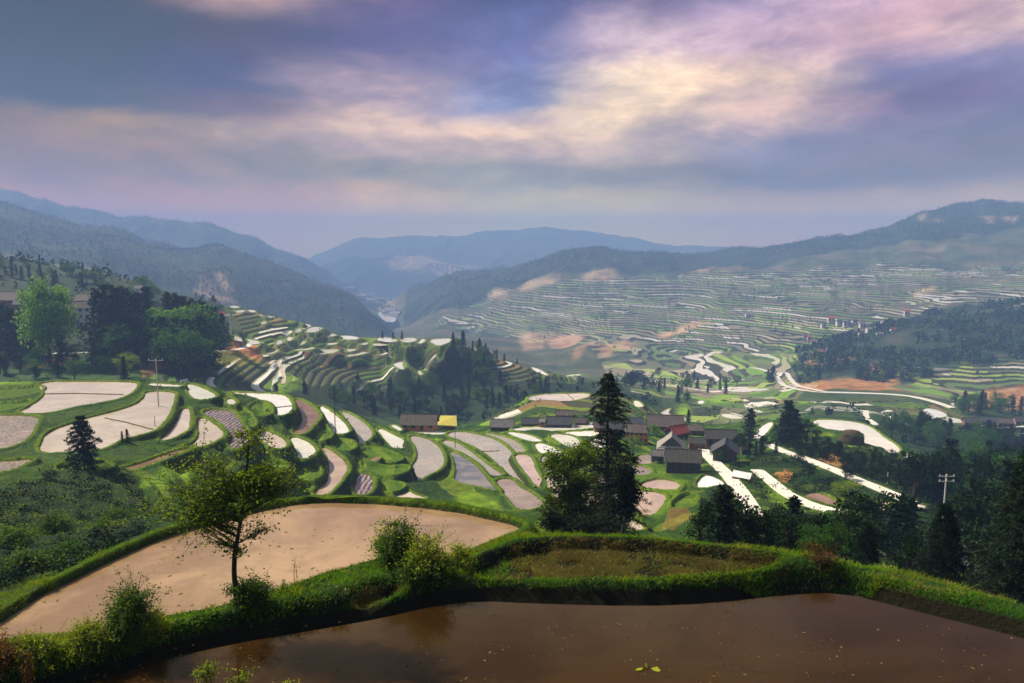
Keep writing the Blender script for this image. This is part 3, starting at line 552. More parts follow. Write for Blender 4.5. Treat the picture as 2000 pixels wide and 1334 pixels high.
for p in sorted(PAD, key=lambda q: q['z']):
    xy = p['xy']; z = p['z']; hb, wb = p['hb'], p['wb']
    if hb == 0 and z == -6.0: continue        # front pond: its banks are in the profile lines
    if hb == 0: continue
    m = (wb+6 if p['y0'] < 236 else wb+10) if z < -6.5 else 2.0
    y0, y1 = xy[:, 1].min()-m, xy[:, 1].max()+m; r0, r1 = np.searchsorted(YY, max(y0, 4.5)), np.searchsorted(YY, y1)
    amin = min((xy[:, 0]-m)/np.maximum(xy[:, 1], 1)); amax = max((xy[:, 0]+m)/np.maximum(xy[:, 1], 1))
    ksc = 1+m/xy[:, 1].min(); c0, c1 = np.searchsorted(aa, amin*ksc if amin < 0 else amin/ksc), np.searchsorted(aa, amax*ksc if amax > 0 else amax/ksc)
    if r1 <= r0 or c1 <= c0: continue
    sl_ = (slice(r0, r1), slice(c0, c1))
    X_, Y_ = XG[sl_], YG[sl_]; D = sdist(X_, Y_, xy); h = H[sl_]
    D = D+0.16*wb*nzb[r0:r1, c0:c1]*(D > -0.5)
    drop = np.clip((z+hb)-h, 0, 5)
    bl = 0.35+drop*0.42+np.clip(h-z, 0, 5)*0.5
    if p['y0'] >= 236: bl = 1.0+drop*1.5+np.clip(h-z, 0, 5)*1.0
    edge = np.clip(D/0.28, 0, 1)               # steep little inner face
    prof = z-0.25+(0.25+hb)*(edge*edge*(3-2*edge))+0.05*nzb[r0:r1, c0:c1]
    wgt = np.clip(1-(D-wb)/bl, 0, 1); wgt = wgt*wgt*(3-2*wgt)
    hn = h*(1-wgt)+prof*wgt
    H[sl_] = hn
    M_bund[sl_] = np.maximum(M_bund[sl_]*(1-(D < 0)), np.clip(1-np.abs(D-wb*0.55)/(wb*0.6), 0, 1)*(D > 0))
    if p['kind'] == 'none':
        M_dry[sl_] = np.maximum(M_dry[sl_]*(D < .15), (D < .12)*1.0); continue
    if p['kind'] == 'field':
        M_bund[sl_] = np.maximum(M_bund[sl_], np.clip(1-np.abs(D-wb*0.55)/(wb*0.6), 0, 1)*(D > 0)); M_for[sl_] = np.where(D < wb, 0, M_for[sl_]); M_lime[sl_] = np.maximum(M_lime[sl_], (D < 0)*.28); continue
    Zw[sl_] = np.where(D < 0.3, z, Zw[sl_])
    ins = D < 0.1; M_wet[sl_] = np.where(ins, 1, M_wet[sl_]*(D > wb*0.5))
    for MM in (M_for,): MM[sl_] = np.where(D < wb*1.2, 0, MM[sl_])
    if p['y0'] > 200: Qc[sl_] = np.where(D < wb*1.2, np.nan, Qc[sl_])
# ---- roads: levelled into the slope
ROADS = []
def road(name, pts, width, y0, y1, label=None): ROADS.append((name, pts, width, y0, y1, label))
road('road', [(1372,878),(1385,893),(1405,912),(1430,937),(1450,965),(1462,985),(1475,1010)], 2.6, 60, 200)
road('road', [(1478,918),(1505,940),(1535,965),(1585,988),(1640,1000),(1680,1004)], 2.4, 60, 200)
road('road', [(1500,868),(1530,882),(1575,896),(1640,922),(1700,948),(1775,978),(1800,995)], 2.4, 60, 220)
road('road', [(1462,714),(1490,722),(1515,730),(1520,742),(1530,753),(1560,762),(1620,766),(1720,769),(1790,774),(1830,786),(1862,797)], 4.0, 380, 700)
road('road', [(1537,728),(1543,742),(1560,755),(1590,760),(1610,764)], 3.6, 380, 700)
road('road', [(1692,802),(1690,812),(1700,822),(1712,830)], 2.5, 230, 420)
road('road', [(1740,802),(1722,806),(1745,818),(1775,832),(1810,841),(1860,852),(1930,868),(1960,880)], 3.0, 225, 420)
road('road', [(1845,814),(1890,824),(1930,835),(1965,836),(2010,832)], 1.8, 250, 460)
road('road', [(-60,697),(40,693),(120,690),(190,688),(300,685),(400,686),(450,686),(480,680),(492,670)], 3.0, 250, 420)
road('road', [(1425,746),(1440,738),(1455,730)], 2.2, 380, 620)
road('path', [(527,712),(533,704),(541,704),(548,714),(551,724),(556,738),(553,750)], 1.7, 236, 420)
road('path', [(736,672),(745,680),(755,690),(765,700)], 1.3, 300, 600)
def smooth_line(pts, n=3):
    p = np.array(pts, float)
    for _ in range(n):
        q = np.stack([0.75*p[:-1]+0.25*p[1:], 0.25*p[:-1]+0.75*p[1:]], 1).reshape(-1, 2); p = np.vstack([p[:1], q, p[-1:]])
    return p
for i, (nm, pts, wd, y0, y1, lb) in enumerate(ROADS):
    pl = smooth_line(pts, 3); hit = [base_hit(x, y, y0, y1) for x, y in pl]
    P3 = np.array([(ray(x, y)[0]*h_[0], h_[0], h_[1]) for (x, y), h_ in zip(pl, hit)])
    k = np.ones(7)/7; pad = lambda v: np.convolve(np.pad(v, 3, mode='edge'), k, 'valid')
    P3[:, 2] = pad(pad(P3[:, 2])); P3[:, 1] = pad(P3[:, 1]); P3[:, 0] = pad(P3[:, 0])
    ROADS[i] = (nm, P3, wd, lb)
    m = wd/2+5
    r0, r1 = np.searchsorted(YY, P3[:, 1].min()-m), np.searchsorted(YY, P3[:, 1].max()+m)
    A_ = P3[:, 0]/P3[:, 1]; c0, c1 = np.searchsorted(aa, A_.min()-m/P3[:, 1].min()), np.searchsorted(aa, A_.max()+m/P3[:, 1].min())
    sl_ = (slice(r0, r1), slice(c0, c1)); X_, Y_ = XG[sl_], YG[sl_]
    best = np.full(X_.shape, 1e9); zz = np.zeros(X_.shape)
    for k_ in range(len(P3)-1):
        x1, y1_, z1 = P3[k_]; x2, y2_, z2 = P3[k_+1]; ex, ey = x2-x1, y2_-y1_; l2 = ex*ex+ey*ey+1e-9
        t = np.clip(((X_-x1)*ex+(Y_-y1_)*ey)/l2, 0, 1); d_ = np.hypot(X_-x1-t*ex, Y_-y1_-t*ey)
        u_ = d_ < best; best = np.where(u_, d_, best); zz = np.where(u_, z1+t*(z2-z1), zz)
    wgt = np.clip(1-(best-wd/2-0.9)/3.0, 0, 1); H[sl_] = H[sl_]*(1-wgt)+(zz-0.06-0.25*(best < wd*0.4))*wgt
    M_for[sl_] = np.where(best < wd/2+1.2, 0, M_for[sl_])
Qc = np.where(np.isnan(Qc), 0.7, Qc)
M_wetm = np.where((M_wet > .1) & (H < Zw+0.04), 1.0, 0.0)
# ---- ground look-ups
def ground(x, y):
    a = x/y; i = float(np.interp(y, YY, np.arange(NY))); j = float(np.interp(a, aa, np.arange(NA)))
    i0, j0 = min(int(i), NY-2), min(int(j), NA-2); fi, fj = i-i0, j-j0
    return float((H[i0, j0]*(1-fj)+H[i0, j0+1]*fj)*(1-fi)+(H[i0+1, j0]*(1-fj)+H[i0+1, j0+1]*fj)*fi)
def hit(px, py, y0=5, y1=9000):
    Y, z = base_hit(px, py, y0, y1, H); a = float(ray(px, py)[0]); return np.array((a*Y, Y, ground(a*Y, Y)))
def onY(px, Y, py=900):
    a = float(ray(px, py)[0]); return np.array((a*Y, Y, ground(a*Y, Y)))
# ============================================================ MATERIALS
def m_terrain():
    m = mat('terrain'); N = NT(m.node_tree); P_ = N.pos()
    sepz = N.n('ShaderNodeSeparateXYZ', Vector=P_)
    dist = sepz.outputs[1]
    nA = N.noise(P_, 0.9, 6, 0.65); nB = N.noise(P_, 0.11, 5, 0.6); nC = N.noise(P_, 0.018, 5, 0.6); nD = N.noise(P_, 0.0035, 5, 0.6)
    # grass: deep green to yellow green patches
    g = N.ramp(nA, [(0.30, (0.010, 0.038, 0.004)), (0.48, (0.028, 0.090, 0.005)), (0.62, (0.075, 0.165, 0.008)), (0.76, (0.14, 0.21, 0.02))])
    g2 = N.ramp(nB, [(0.35, (0.010, 0.034, 0.004)), (0.55, (0.045, 0.095, 0.007)), (0.70, (0.10, 0.10, 0.02))])
    col = N.mix(0.55, g, g2)
    # darker scrub on ordinary slopes
    scrub = N.ramp(nA, [(0.35, (0.008, 0.028, 0.006)), (0.55, (0.022, 0.065, 0.010)), (0.75, (0.06, 0.11, 0.015))])
    col = N.mix(N.maprange(nB, 0.42, 0.58), col, scrub)
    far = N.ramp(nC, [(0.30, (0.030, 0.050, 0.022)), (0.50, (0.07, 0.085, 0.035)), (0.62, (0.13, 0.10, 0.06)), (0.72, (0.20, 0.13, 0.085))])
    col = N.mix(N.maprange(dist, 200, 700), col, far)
    # terraces: each level and stretch of it has its own crop
    q = N.attr('q'); lev = N.m('FLOOR', q); fr = N.m('FRACT', q)
    mt = N.attr('terr'); mr = N.attr('ridge')
    sc = N.maprange(dist, 300, 1500, 0.034, 0.013, smooth=False)
    cell = N.n('ShaderNodeCombineXYZ', X=N.m('MULTIPLY', N.m('ADD', sepz.outputs[0], N.m('MULTIPLY', dist, 0.3)), sc), Y=N.m('MULTIPLY', lev, 3.7), Z=N.m('MULTIPLY', lev, 1.9))
    vo = N.n('ShaderNodeTexVoronoi', Vector=cell.outputs[0], Scale=1.0, Randomness=1.0)
    rc = N.n('ShaderNodeSeparateColor', Color=vo.outputs['Color'])
    crop = N.ramp(rc.outputs[0], [(0.0, (0.13, 0.14, 0.06)), (0.16, (0.10, 0.19, 0.03)), (0.30, (0.26, 0.21, 0.13)), (0.44, (0.17, 0.32, 0.03)), (0.56, (0.34, 0.42, 0.07)), (0.66, (0.20, 0.18, 0.10)), (0.76, (0.42, 0.36, 0.24)), (0.85, (0.70, 0.64, 0.58))], 'CONSTANT')
    crop_r = N.ramp(rc.outputs[0], [(0.0, (0.06, 0.055, 0.035)), (0.28, (0.035, 0.075, 0.014)), (0.45, (0.10, 0.09, 0.04)), (0.58, (0.07, 0.15, 0.012)), (0.74, (0.20, 0.34, 0.02)), (0.79, (0.24, 0.14, 0.06)), (0.86, (0.72, 0.69, 0.62))], 'CONSTANT')
    crop = N.mix(N.maprange(dist, 500, 1400, 0.05, 0.60), crop, (0.17, 0.17, 0.115))  # far crops greyed with distance, haze put into the colour
    riser = N.mix(nB, (0.012, 0.030, 0.010), (0.06, 0.05, 0.025))
    tread = N.m('LESS_THAN', fr, 0.62)
    tc1 = N.mix(tread, riser, crop); tc2 = N.mix(tread, riser, crop_r)
    pat = N.maprange(nD, 0.40, 0.52)
    col = N.mix(N.m('MULTIPLY', mt, N.maprange(N.noise(P_, 0.006, 4, 0.6), 0.36, 0.46)), col, tc1)
    col = N.mix(mr, col, tc2)
    lip = N.m('MULTIPLY', N.m('MULTIPLY', N.m('GREATER_THAN', fr, 0.40), N.m('LESS_THAN', fr, 0.66)), N.m('MAXIMUM', N.m('MULTIPLY', mr, .7), N.attr('step')))
    col = N.mix(N.m('MULTIPLY', lip, N.maprange(nB, 0.35, 0.55, .3, .9)), col, N.ramp(nA, [(0.3, (0.07, 0.13, 0.006)), (0.7, (0.26, 0.32, 0.02))]))
    # woods on the hills; darkened to put shade into the near gully slope
    fo = N.ramp(N.noise(P_, 0.05, 5, 0.7), [(0.3, (0.003, 0.013, 0.005)), (0.5, (0.008, 0.025, 0.008)), (0.7, (0.024, 0.045, 0.012)), (0.8, (0.07, 0.05, 0.028))])
    nff = N.maprange(N.noise(P_, 0.012, 6, 0.65), 0.30, 0.56)
    col = N.mix(N.m('MULTIPLY', N.attr('forest'), N.m('SUBTRACT', 1.25, N.m('MULTIPLY', nff, 0.5)), clamp=True), col, fo)
    # bare earth
    ea = N.ramp(N.noise(P_, 0.12, 6, 0.65), [(0.3, (0.22, 0.07, 0.02)), (0.5, (0.50, 0.20, 0.06)), (0.7, (0.62, 0.36, 0.16))])
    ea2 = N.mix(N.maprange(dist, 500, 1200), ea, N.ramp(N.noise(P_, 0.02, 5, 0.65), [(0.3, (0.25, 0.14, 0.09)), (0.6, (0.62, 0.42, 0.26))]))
    col = N.mix(N.attr('earth'), col, ea2)
    li = N.ramp(N.noise(P_, 0.5, 5, 0.7), [(0.3, (0.09, 0.20, 0.01)), (0.55, (0.24, 0.42, 0.012)), (0.75, (0.40, 0.52, 0.03))])
    col = N.mix(N.attr('lime'), col, li)
    bu = N.ramp(N.noise(P_, 1.3, 6, 0.7), [(0.30, (0.05, 0.10, 0.005)), (0.48, (0.13, 0.24, 0.008)), (0.62, (0.24, 0.33, 0.015)), (0.75, (0.30, 0.24, 0.06))])
    col = N.mix(N.attr('bund'), col, bu)
    # steep faces show soil and growth, their shade put into a darker colour
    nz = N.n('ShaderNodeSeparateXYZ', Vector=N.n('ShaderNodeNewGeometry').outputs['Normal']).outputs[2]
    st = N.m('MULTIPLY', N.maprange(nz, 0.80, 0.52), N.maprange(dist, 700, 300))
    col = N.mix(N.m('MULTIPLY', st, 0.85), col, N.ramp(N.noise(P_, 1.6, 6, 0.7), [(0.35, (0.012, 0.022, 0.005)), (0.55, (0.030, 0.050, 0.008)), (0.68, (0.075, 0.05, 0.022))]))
    col = N.mix(N.attr('dry'), col, N.ramp(N.noise(P_, 5.0, 6, 0.7), [(0.3, (0.05, 0.035, 0.012)), (0.5, (0.16, 0.12, 0.035)), (0.65, (0.26, 0.19, 0.08)), (0.8, (0.10, 0.13, 0.02))]))
    # wet soil at the water line of the near bank
    nearm = N.m('MULTIPLY', N.m('LESS_THAN', dist, 16.0), N.maprange(sepz.outputs[2], -5.94, -5.985)); col = N.mix(nearm, col, N.mix(nA, (0.010, 0.012, 0.004), (0.032, 0.026, 0.009)))
    # mud under water
    col = N.mix(N.attr('wet'), col, (0.16, 0.10, 0.055))
    ds = N.maprange(dist, 20, 150, 9.0, 1.4, smooth=False)
    bmp = N.m('ADD', N.noise(N.n('ShaderNodeVectorMath', _operation='SCALE', i0=P_, Scale=ds).outputs[0], 1.0, 6, 0.7), N.m('MULTIPLY', nB, 0.8))
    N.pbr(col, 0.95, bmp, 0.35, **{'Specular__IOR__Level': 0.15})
    return m
TERR = m_terrain()
def water_mat(name, base, base2, rough=0.08, rip=0.010, stubble=0.0, rows=0.0, ior=1.33, spec=0.5, tufts=0.5):
    m = mat(name); N = NT(m.node_tree); P_ = N.pos(); oi = N.n('ShaderNodeObjectInfo').outputs['Random']
    n = N.noise(P_, 0.22, 6, 0.65, 0.5); n2 = N.noise(P_, 3.0, 5, 0.65)
    c = N.mix(N.maprange(n, 0.38, 0.60), base, base2)
    v_ = N.m('MULTIPLY_ADD', oi, 0.30, 0.85); c = N.mix(1.0, c, N.n('ShaderNodeCombineColor', i0=v_, i1=v_, i2=N.m('MULTIPLY_ADD', oi, 0.45, 0.75)).outputs[0], 'MULTIPLY')
    r = N.maprange(N.noise(P_, 0.6, 4, 0.6), 0.35, 0.65, rough*0.6, rough*2.2)
    if stubble > 0:
        # young seedlings / cut stubble poking through the shallow water
        v = N.n('ShaderNodeTexVoronoi', Vector=P_, Scale=2.6, Randomness=0.6)
        f = N.m('MULTIPLY', N.maprange(v.outputs['Distance'], 0.30, 0.16), N.maprange(n2, 0.42, 0.55))
        c = N.mix(N.m('MULTIPLY', f, stubble), c, (0.07, 0.065, 0.03))
        r = N.maprange(n2, 0.35, 0.6, 0.12, 0.45)
    if rows > 0:
        wv = N.n('ShaderNodeTexWave', Vector=P_, Scale=rows, Distortion=3.5, Detail=4.0, Detail__Scale=1.6)
        wv.bands_direction = 'X'; c = N.mix(N.maprange(wv.outputs['Fac'], 0.40, 0.62), c, (0.075, 0.04, 0.045))
    stv = N.n('ShaderNodeMapping', Vector=P_); stv.inputs['Scale'].default_value = (0.30, 1.5, 1); stv.inputs['Rotation'].default_value = (0, 0, R(-18))
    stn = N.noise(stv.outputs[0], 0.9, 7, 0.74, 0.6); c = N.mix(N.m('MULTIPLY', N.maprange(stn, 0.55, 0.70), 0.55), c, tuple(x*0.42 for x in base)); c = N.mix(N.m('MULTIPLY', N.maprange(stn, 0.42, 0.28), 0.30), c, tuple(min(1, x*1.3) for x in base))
    # drifting scum, mud patches and weed
    sc = N.maprange(N.noise(P_, 0.8, 7, 0.74, 0.6), 0.62, 0.68); c = N.mix(N.m('MULTIPLY', sc, 0.6), c, tuple(x*0.40 for x in base))
    sp = N.maprange(N.noise(P_, 2.2, 6, 0.8, 0.4), 0.66, 0.70); c = N.mix(N.m('MULTIPLY', sp, tufts), c, (0.05, 0.06, 0.015))
    r = N.m('ADD', r, N.m('MULTIPLY', sc, 0.3))
    N.pbr(c, r, N.m('ADD', N.noise(P_, 1.6, 3, 0.5), N.m('MULTIPLY', sp, 1.5)), rip, IOR=ior, **{'Specular__IOR__Level': spec})
    return m
WM = {  # pale, white and pink bases are lightened to carry the sky's reflection
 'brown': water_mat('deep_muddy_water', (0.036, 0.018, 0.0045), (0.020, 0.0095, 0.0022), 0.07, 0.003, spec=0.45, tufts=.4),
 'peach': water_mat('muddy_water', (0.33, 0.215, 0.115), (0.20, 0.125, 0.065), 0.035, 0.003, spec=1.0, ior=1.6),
 'pale': water_mat('pale_painted_sheen_water', (0.64, 0.53, 0.44), (0.54, 0.44, 0.36), 0.05, 0.004, spec=0.8, ior=1.5),
 'white': water_mat('white_painted_sheen_water', (0.82, 0.79, 0.72), (0.72, 0.69, 0.63), 0.05, 0.004, spec=0.8, ior=1.5),
 'pink': water_mat('pink_painted_sheen_water', (0.52, 0.38, 0.30), (0.42, 0.30, 0.24), 0.05, 0.004, spec=0.8, ior=1.5),
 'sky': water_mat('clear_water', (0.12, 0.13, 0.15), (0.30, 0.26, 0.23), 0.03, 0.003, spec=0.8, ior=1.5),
 'mud': water_mat('wet_mud', (0.30, 0.22, 0.18), (0.20, 0.15, 0.125), 0.10, 0.010, stubble=0.4, spec=0.8, ior=1.5),
 'brownmud': water_mat('brown_mud', (0.17, 0.085, 0.04), (0.24, 0.15, 0.10), 0.18, 0.02),
 'grey': water_mat('seedling_water', (0.38, 0.33, 0.28), (0.30, 0.27, 0.25), 0.14, 0.01, stubble=0.9, spec=0.9),
 'plough': water_mat('ploughed_wet_soil', (0.34, 0.28, 0.28), (0.26, 0.20, 0.20), 0.16, 0.02, rows=0.42),
}
def leaf_mat(name, c0, c1, c2, trans=0.35, rough=0.75):
    m = mat(name); N = NT(m.node_tree); P_ = N.pos()
    oi = N.n('ShaderNodeObjectInfo').outputs['Random']
    r = N.attr('rnd'); n = N.noise(P_, 0.9, 3, 0.6)
    f = N.m('ADD', N.m('MULTIPLY', r, 0.45), N.m('ADD', N.m('MULTIPLY', n, 0.55), N.m('MULTIPLY', N.m('SUBTRACT', oi, 0.5), 0.25)))
    c = N.ramp(f, [(0.20, c0), (0.50, c1), (0.80, c2)])
    p = N.n('ShaderNodeBsdfPrincipled', **{'Base__Color': c, 'Roughness': rough, 'Specular__IOR__Level': 0.08})
    t = N.n('ShaderNodeBsdfTranslucent', Color=N.mix(0.5, c, (c2[0]*1.5, c2[1]*1.5, c2[2])))
    mx = N.n('ShaderNodeMixShader', Fac=trans, i1=p.outputs[0], i2=t.outputs[0]); N.out(mx.outputs[0]); return m
def plain(name, c0, c1, scale=3.0, rough=0.85, bd=0.02, stretch=None):
    m = mat(name); N = NT(m.node_tree); P_ = N.n('ShaderNodeTexCoord').outputs['Object']
    if stretch: mp_ = N.n('ShaderNodeMapping', Vector=P_); mp_.inputs['Scale'].default_value = stretch; P_ = mp_.outputs[0]
    n = N.noise(P_, scale, 6, 0.65); N.pbr(N.ramp(n, [(0.32, c0), (0.68, c1)]), rough, n, bd); return m
LM = {
 'conifer': leaf_mat('conifer_needles', (0.003, 0.010, 0.006), (0.007, 0.020, 0.009), (0.018, 0.042, 0.013), 0.10),
 'broad': leaf_mat('broad_leaves', (0.012, 0.045, 0.008), (0.030, 0.095, 0.012), (0.075, 0.17, 0.020)),
 'bright': leaf_mat('spring_leaves', (0.03, 0.10, 0.008), (0.08, 0.21, 0.012), (0.19, 0.34, 0.02)),
 'olive': leaf_mat('olive_leaves', (0.028, 0.075, 0.006), (0.080, 0.155, 0.010), (0.20, 0.27, 0.016), 0.5),
 'dark': leaf_mat('dark_leaves', (0.002, 0.009, 0.003), (0.006, 0.020, 0.005), (0.020, 0.042, 0.009), 0.12),
 'yellow': leaf_mat('fresh_yellow_leaves', (0.05, 0.11, 0.008), (0.16, 0.25, 0.012), (0.38, 0.42, 0.03)),
 'shrub': leaf_mat('shrub_leaves', (0.008, 0.034, 0.006), (0.026, 0.085, 0.010), (0.13, 0.22, 0.018)),
 'red': leaf_mat('russet_leaves', (0.05, 0.016, 0.006), (0.14, 0.05, 0.02), (0.26, 0.13, 0.04)),
 'grass': leaf_mat('grass_blades', (0.020, 0.080, 0.004), (0.055, 0.20, 0.006), (0.20, 0.36, 0.014), 0.35),
 'bund': leaf_mat('bund_grass', (0.025, 0.075, 0.004), (0.11, 0.20, 0.007), (0.30, 0.37, 0.016), 0.3),
 'olivedark': leaf_mat('olive_dark_leaves', (0.010, 0.026, 0.004), (0.035, 0.070, 0.006), (0.12, 0.14, 0.012), 0.3),
 'straw': leaf_mat('straw', (0.07, 0.055, 0.016), (0.22, 0.16, 0.05), (0.36, 0.28, 0.12), 0.2),
}
BARK = plain('bark', (0.012, 0.009, 0.006), (0.05, 0.04, 0.028), 6.0, 0.9, 0.03, (1, 1, 0.25))
WOOD_O = plain('orange_timber', (0.42, 0.13, 0.03), (0.62, 0.24, 0.06), 2.0, 0.7, 0.01, (6, 6, 0.4))
WOOD_B = plain('brown_timber', (0.13, 0.055, 0.025), (0.24, 0.11, 0.05), 2.0, 0.8, 0.01, (6, 6, 0.4))
WOOD_D = plain('dark_timber', (0.035, 0.026, 0.022), (0.10, 0.075, 0.060), 2.0, 0.85, 0.01, (6, 6, 0.4))
WOOD_G = plain('grey_timber', (0.06, 0.05, 0.045), (0.14, 0.12, 0.11), 2.0, 0.85, 0.01, (6, 6, 0.4))
PLASTER = plain('pale_plaster', (0.46, 0.40, 0.38), (0.62, 0.56, 0.52), 1.0, 0.85, 0.01)
BRICK = plain('brick_wall', (0.24, 0.09, 0.07), (0.38, 0.18, 0.13), 5.0, 0.9, 0.01)
GLASS = plain('dark_opening', (0.010, 0.010, 0.012), (0.03, 0.03, 0.035), 1.0, 0.35, 0.0)
CONC = plain('concrete', (0.34, 0.32, 0.29), (0.52, 0.49, 0.45), 2.0, 0.85, 0.01)
ROADM = plain('road_concrete', (0.58, 0.55, 0.48), (0.74, 0.70, 0.62), 0.5, 0.7, 0.01)
PATHM = plain('path_earth', (0.34, 0.24, 0.16), (0.60, 0.52, 0.42), 0.8, 0.9, 0.02)
TARP = plain('yellow_sheet', (0.62, 0.50, 0.05), (0.74, 0.62, 0.10), 1.0, 0.6, 0.02)
WHITEP = plain('white_sheet', (0.62, 0.60, 0.58), (0.78, 0.76, 0.74), 1.0, 0.5, 0.01)
PETAL = plain('petals', (0.70, 0.66, 0.30), (0.85, 0.80, 0.60), 8.0, 0.7, 0.0)
def roof_mat(name, c0, c1):
    m = mat(name); N = NT(m.node_tree); P_ = N.n('ShaderNodeTexCoord').outputs['Object']
    n = N.noise(P_, 1.1, 6, 0.7); n2 = N.noise(P_, 6.0, 4, 0.7)
    wv = N.n('ShaderNodeTexWave', Vector=P_, Scale=1.1, Distortion=0.6, Detail=2.0); wv.bands_direction = 'X'
    c = N.mix(N.m('MULTIPLY', wv.outputs['Fac'], 0.55), N.ramp(n, [(0.3, c0), (0.7, c1)]), tuple(x*0.5 for x in c0))
    c = N.mix(N.maprange(n2, 0.58, 0.70), c, tuple(min(1, x*1.7) for x in c1))
    N.pbr(c, 0.85, N.m('ADD', wv.outputs['Fac'], n2), 0.06); return m
RF = {'slate': roof_mat('slate_tiles', (0.035, 0.038, 0.048), (0.085, 0.085, 0.10)), 'grey': roof_mat('grey_tiles', (0.10, 0.095, 0.095), (0.22, 0.20, 0.195)),
 'brown': roof_mat('brown_tiles', (0.075, 0.052, 0.045), (0.16, 0.12, 0.105)), 'red': roof_mat('red_tiles', (0.34, 0.045, 0.03), (0.52, 0.09, 0.05)),
 'pale': roof_mat('pale_tiles', (0.24, 0.21, 0.19), (0.40, 0.36, 0.33)), 'dark': roof_mat('dark_tiles', (0.035, 0.032, 0.028), (0.085, 0.078, 0.068))}
# ============================================================ TERRAIN MESHES
def grid_mesh(name, r0, r1, label=None):
    V = np.stack([XG[r0:r1], YG[r0:r1], H[r0:r1]], -1).reshape(-1, 3).astype(np.float32); nr_ = r1-r0
    i = np.arange(nr_-1)[:, None]*NA+np.arange(NA-1)[None, :]
    Fq = np.stack([i, i+1, i+NA+1, i+NA], -1).reshape(-1, 4).astype(np.int32)
    me = bpy.data.meshes.new(name); me.vertices.add(len(V)); me.vertices.foreach_set('co', V.ravel())
    me.loops.add(Fq.size); me.loops.foreach_set('vertex_index', Fq.ravel()); me.polygons.add(len(Fq))
    me.polygons.foreach_set('loop_start', np.arange(len(Fq), dtype=np.int32)*4)
    me.update(calc_edges=True)
    for nm, M in (('forest', M_for), ('terr', M_terr*(1-M_wet)), ('ridge', M_ridge*(1-M_wet)), ('earth', M_earth), ('lime', M_lime), ('bund', M_bund), ('wet', M_wetm), ('dry', M_dry), ('step', M_step*(1-M_wet)), ('q', Qc)):
        A_ = me.attributes.new(nm, 'FLOAT', 'POINT'); A_.data.foreach_set('value', np.ascontiguousarray(M[r0:r1], dtype=np.float32).ravel())
    me.polygons.foreach_set('use_smooth', np.ones(len(Fq), bool)); me.materials.append(TERR)
    o = link(bpy.data.objects.new(name, me)); tag(o, kind='structure', label=label); return o
k1, k2, k3 = int(np.searchsorted(YY, 26)), int(np.searchsorted(YY, 300)), int(np.searchsorted(YY, 1150))
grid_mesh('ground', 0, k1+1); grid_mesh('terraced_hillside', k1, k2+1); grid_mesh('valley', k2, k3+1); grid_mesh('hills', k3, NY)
# ground under and behind the photographer
mb = MB(); xs = np.linspace(-30, 30, 41); ys = np.linspace(-25, 4.45, 30); g = []
for y in ys:
    for x in xs:
        z = -1.7-0.1*abs(x)*0.2+0.25*math.sin(x*0.9+y)*0.3 if y < 1.0 else -1.7-(4.6)*min(1, (y-1.0)/3.0)
        g.append((x, y, z))
i = np.arange(29)[:, None]*41+np.arange(40)[None, :]
mb.add(g, np.stack([i, i+1, i+42, i+41], -1).reshape(-1, 4)); tag(mb.build('ground', TERR, smooth=True), kind='structure')
# ============================================================ WATER SHEETS
def grow(xy, d):
    n = len(xy); o = []
    for i_ in range(n):
        t = xy[(i_+1) % n]-xy[i_-1]; t /= np.linalg.norm(t)+1e-9; o.append(xy[i_]+d*np.array((t[1], -t[0])))
    return np.array(o)
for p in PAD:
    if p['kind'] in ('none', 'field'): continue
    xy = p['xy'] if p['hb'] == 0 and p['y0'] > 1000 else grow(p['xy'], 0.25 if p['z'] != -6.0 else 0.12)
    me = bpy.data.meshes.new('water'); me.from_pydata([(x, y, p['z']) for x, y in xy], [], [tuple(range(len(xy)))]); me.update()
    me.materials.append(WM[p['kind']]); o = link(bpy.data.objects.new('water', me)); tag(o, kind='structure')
for nm, P3, wd, lb in ROADS:
    t = np.gradient(P3[:, :2], axis=0); t /= np.linalg.norm(t, axis=1)[:, None]+1e-9; nrm = np.stack([-t[:, 1], t[:, 0]], 1)
    Lf = np.column_stack([P3[:, :2]+nrm*wd/2, P3[:, 2]+0.12]); Rt = np.column_stack([P3[:, :2]-nrm*wd/2, P3[:, 2]+0.12])
    k = len(P3); v = np.vstack([Lf, Rt, Lf-(0, 0, .35), Rt-(0, 0, .35)]); f = []
    for i_ in range(k-1): f += [(i_, i_+1, k+i_+1, k+i_), (i_, 2*k+i_, 2*k+i_+1, i_+1), (k+i_, k+i_+1, 3*k+i_+1, 3*k+i_)]
    o = MB().add(v, f).build(nm, ROADM if nm == 'road' else PATHM); tag(o, kind='structure')
# low mud ridges that divide some paddies
def divider(p_i, pts, w_=0.12):
    z = PAD[p_i]['z']; P3 = [];
    for x, y in pts: a, s = ray(x, y); Y = z/s; P3.append((a*Y, Y, z+0.02))
    P3 = np.array(P3); q = np.column_stack([np.interp(np.linspace(0, 1, 30), np.linspace(0, 1, len(P3)), P3[:, i_]) for i_ in range(3)])
    q[:, 0] += 0.1*np.sin(np.arange(30)*0.9)
    tag(MB().tube(q, w_*(1+0.3*rng.random(30)), 5).build('mud_ridge', plain_mud), kind='structure')
plain_mud = plain('mud_ridge_soil', (0.05, 0.035, 0.012), (0.10, 0.10, 0.02), 3.0, 0.9, 0.03)
divider(4, [(90,770),(150,769),(240,771)]); divider(6, [(205,817),(245,825),(297,839)]); divider(12, [(535,797),(570,793)])
divider(39, [(1108,770),(1118,778),(1122,784)]); divider(27, [(940,882),(975,881)]); divider(48, [(1686,852),(1722,853)], 0.2)
divider(14, [(503,850),(515,845)]) if False else None
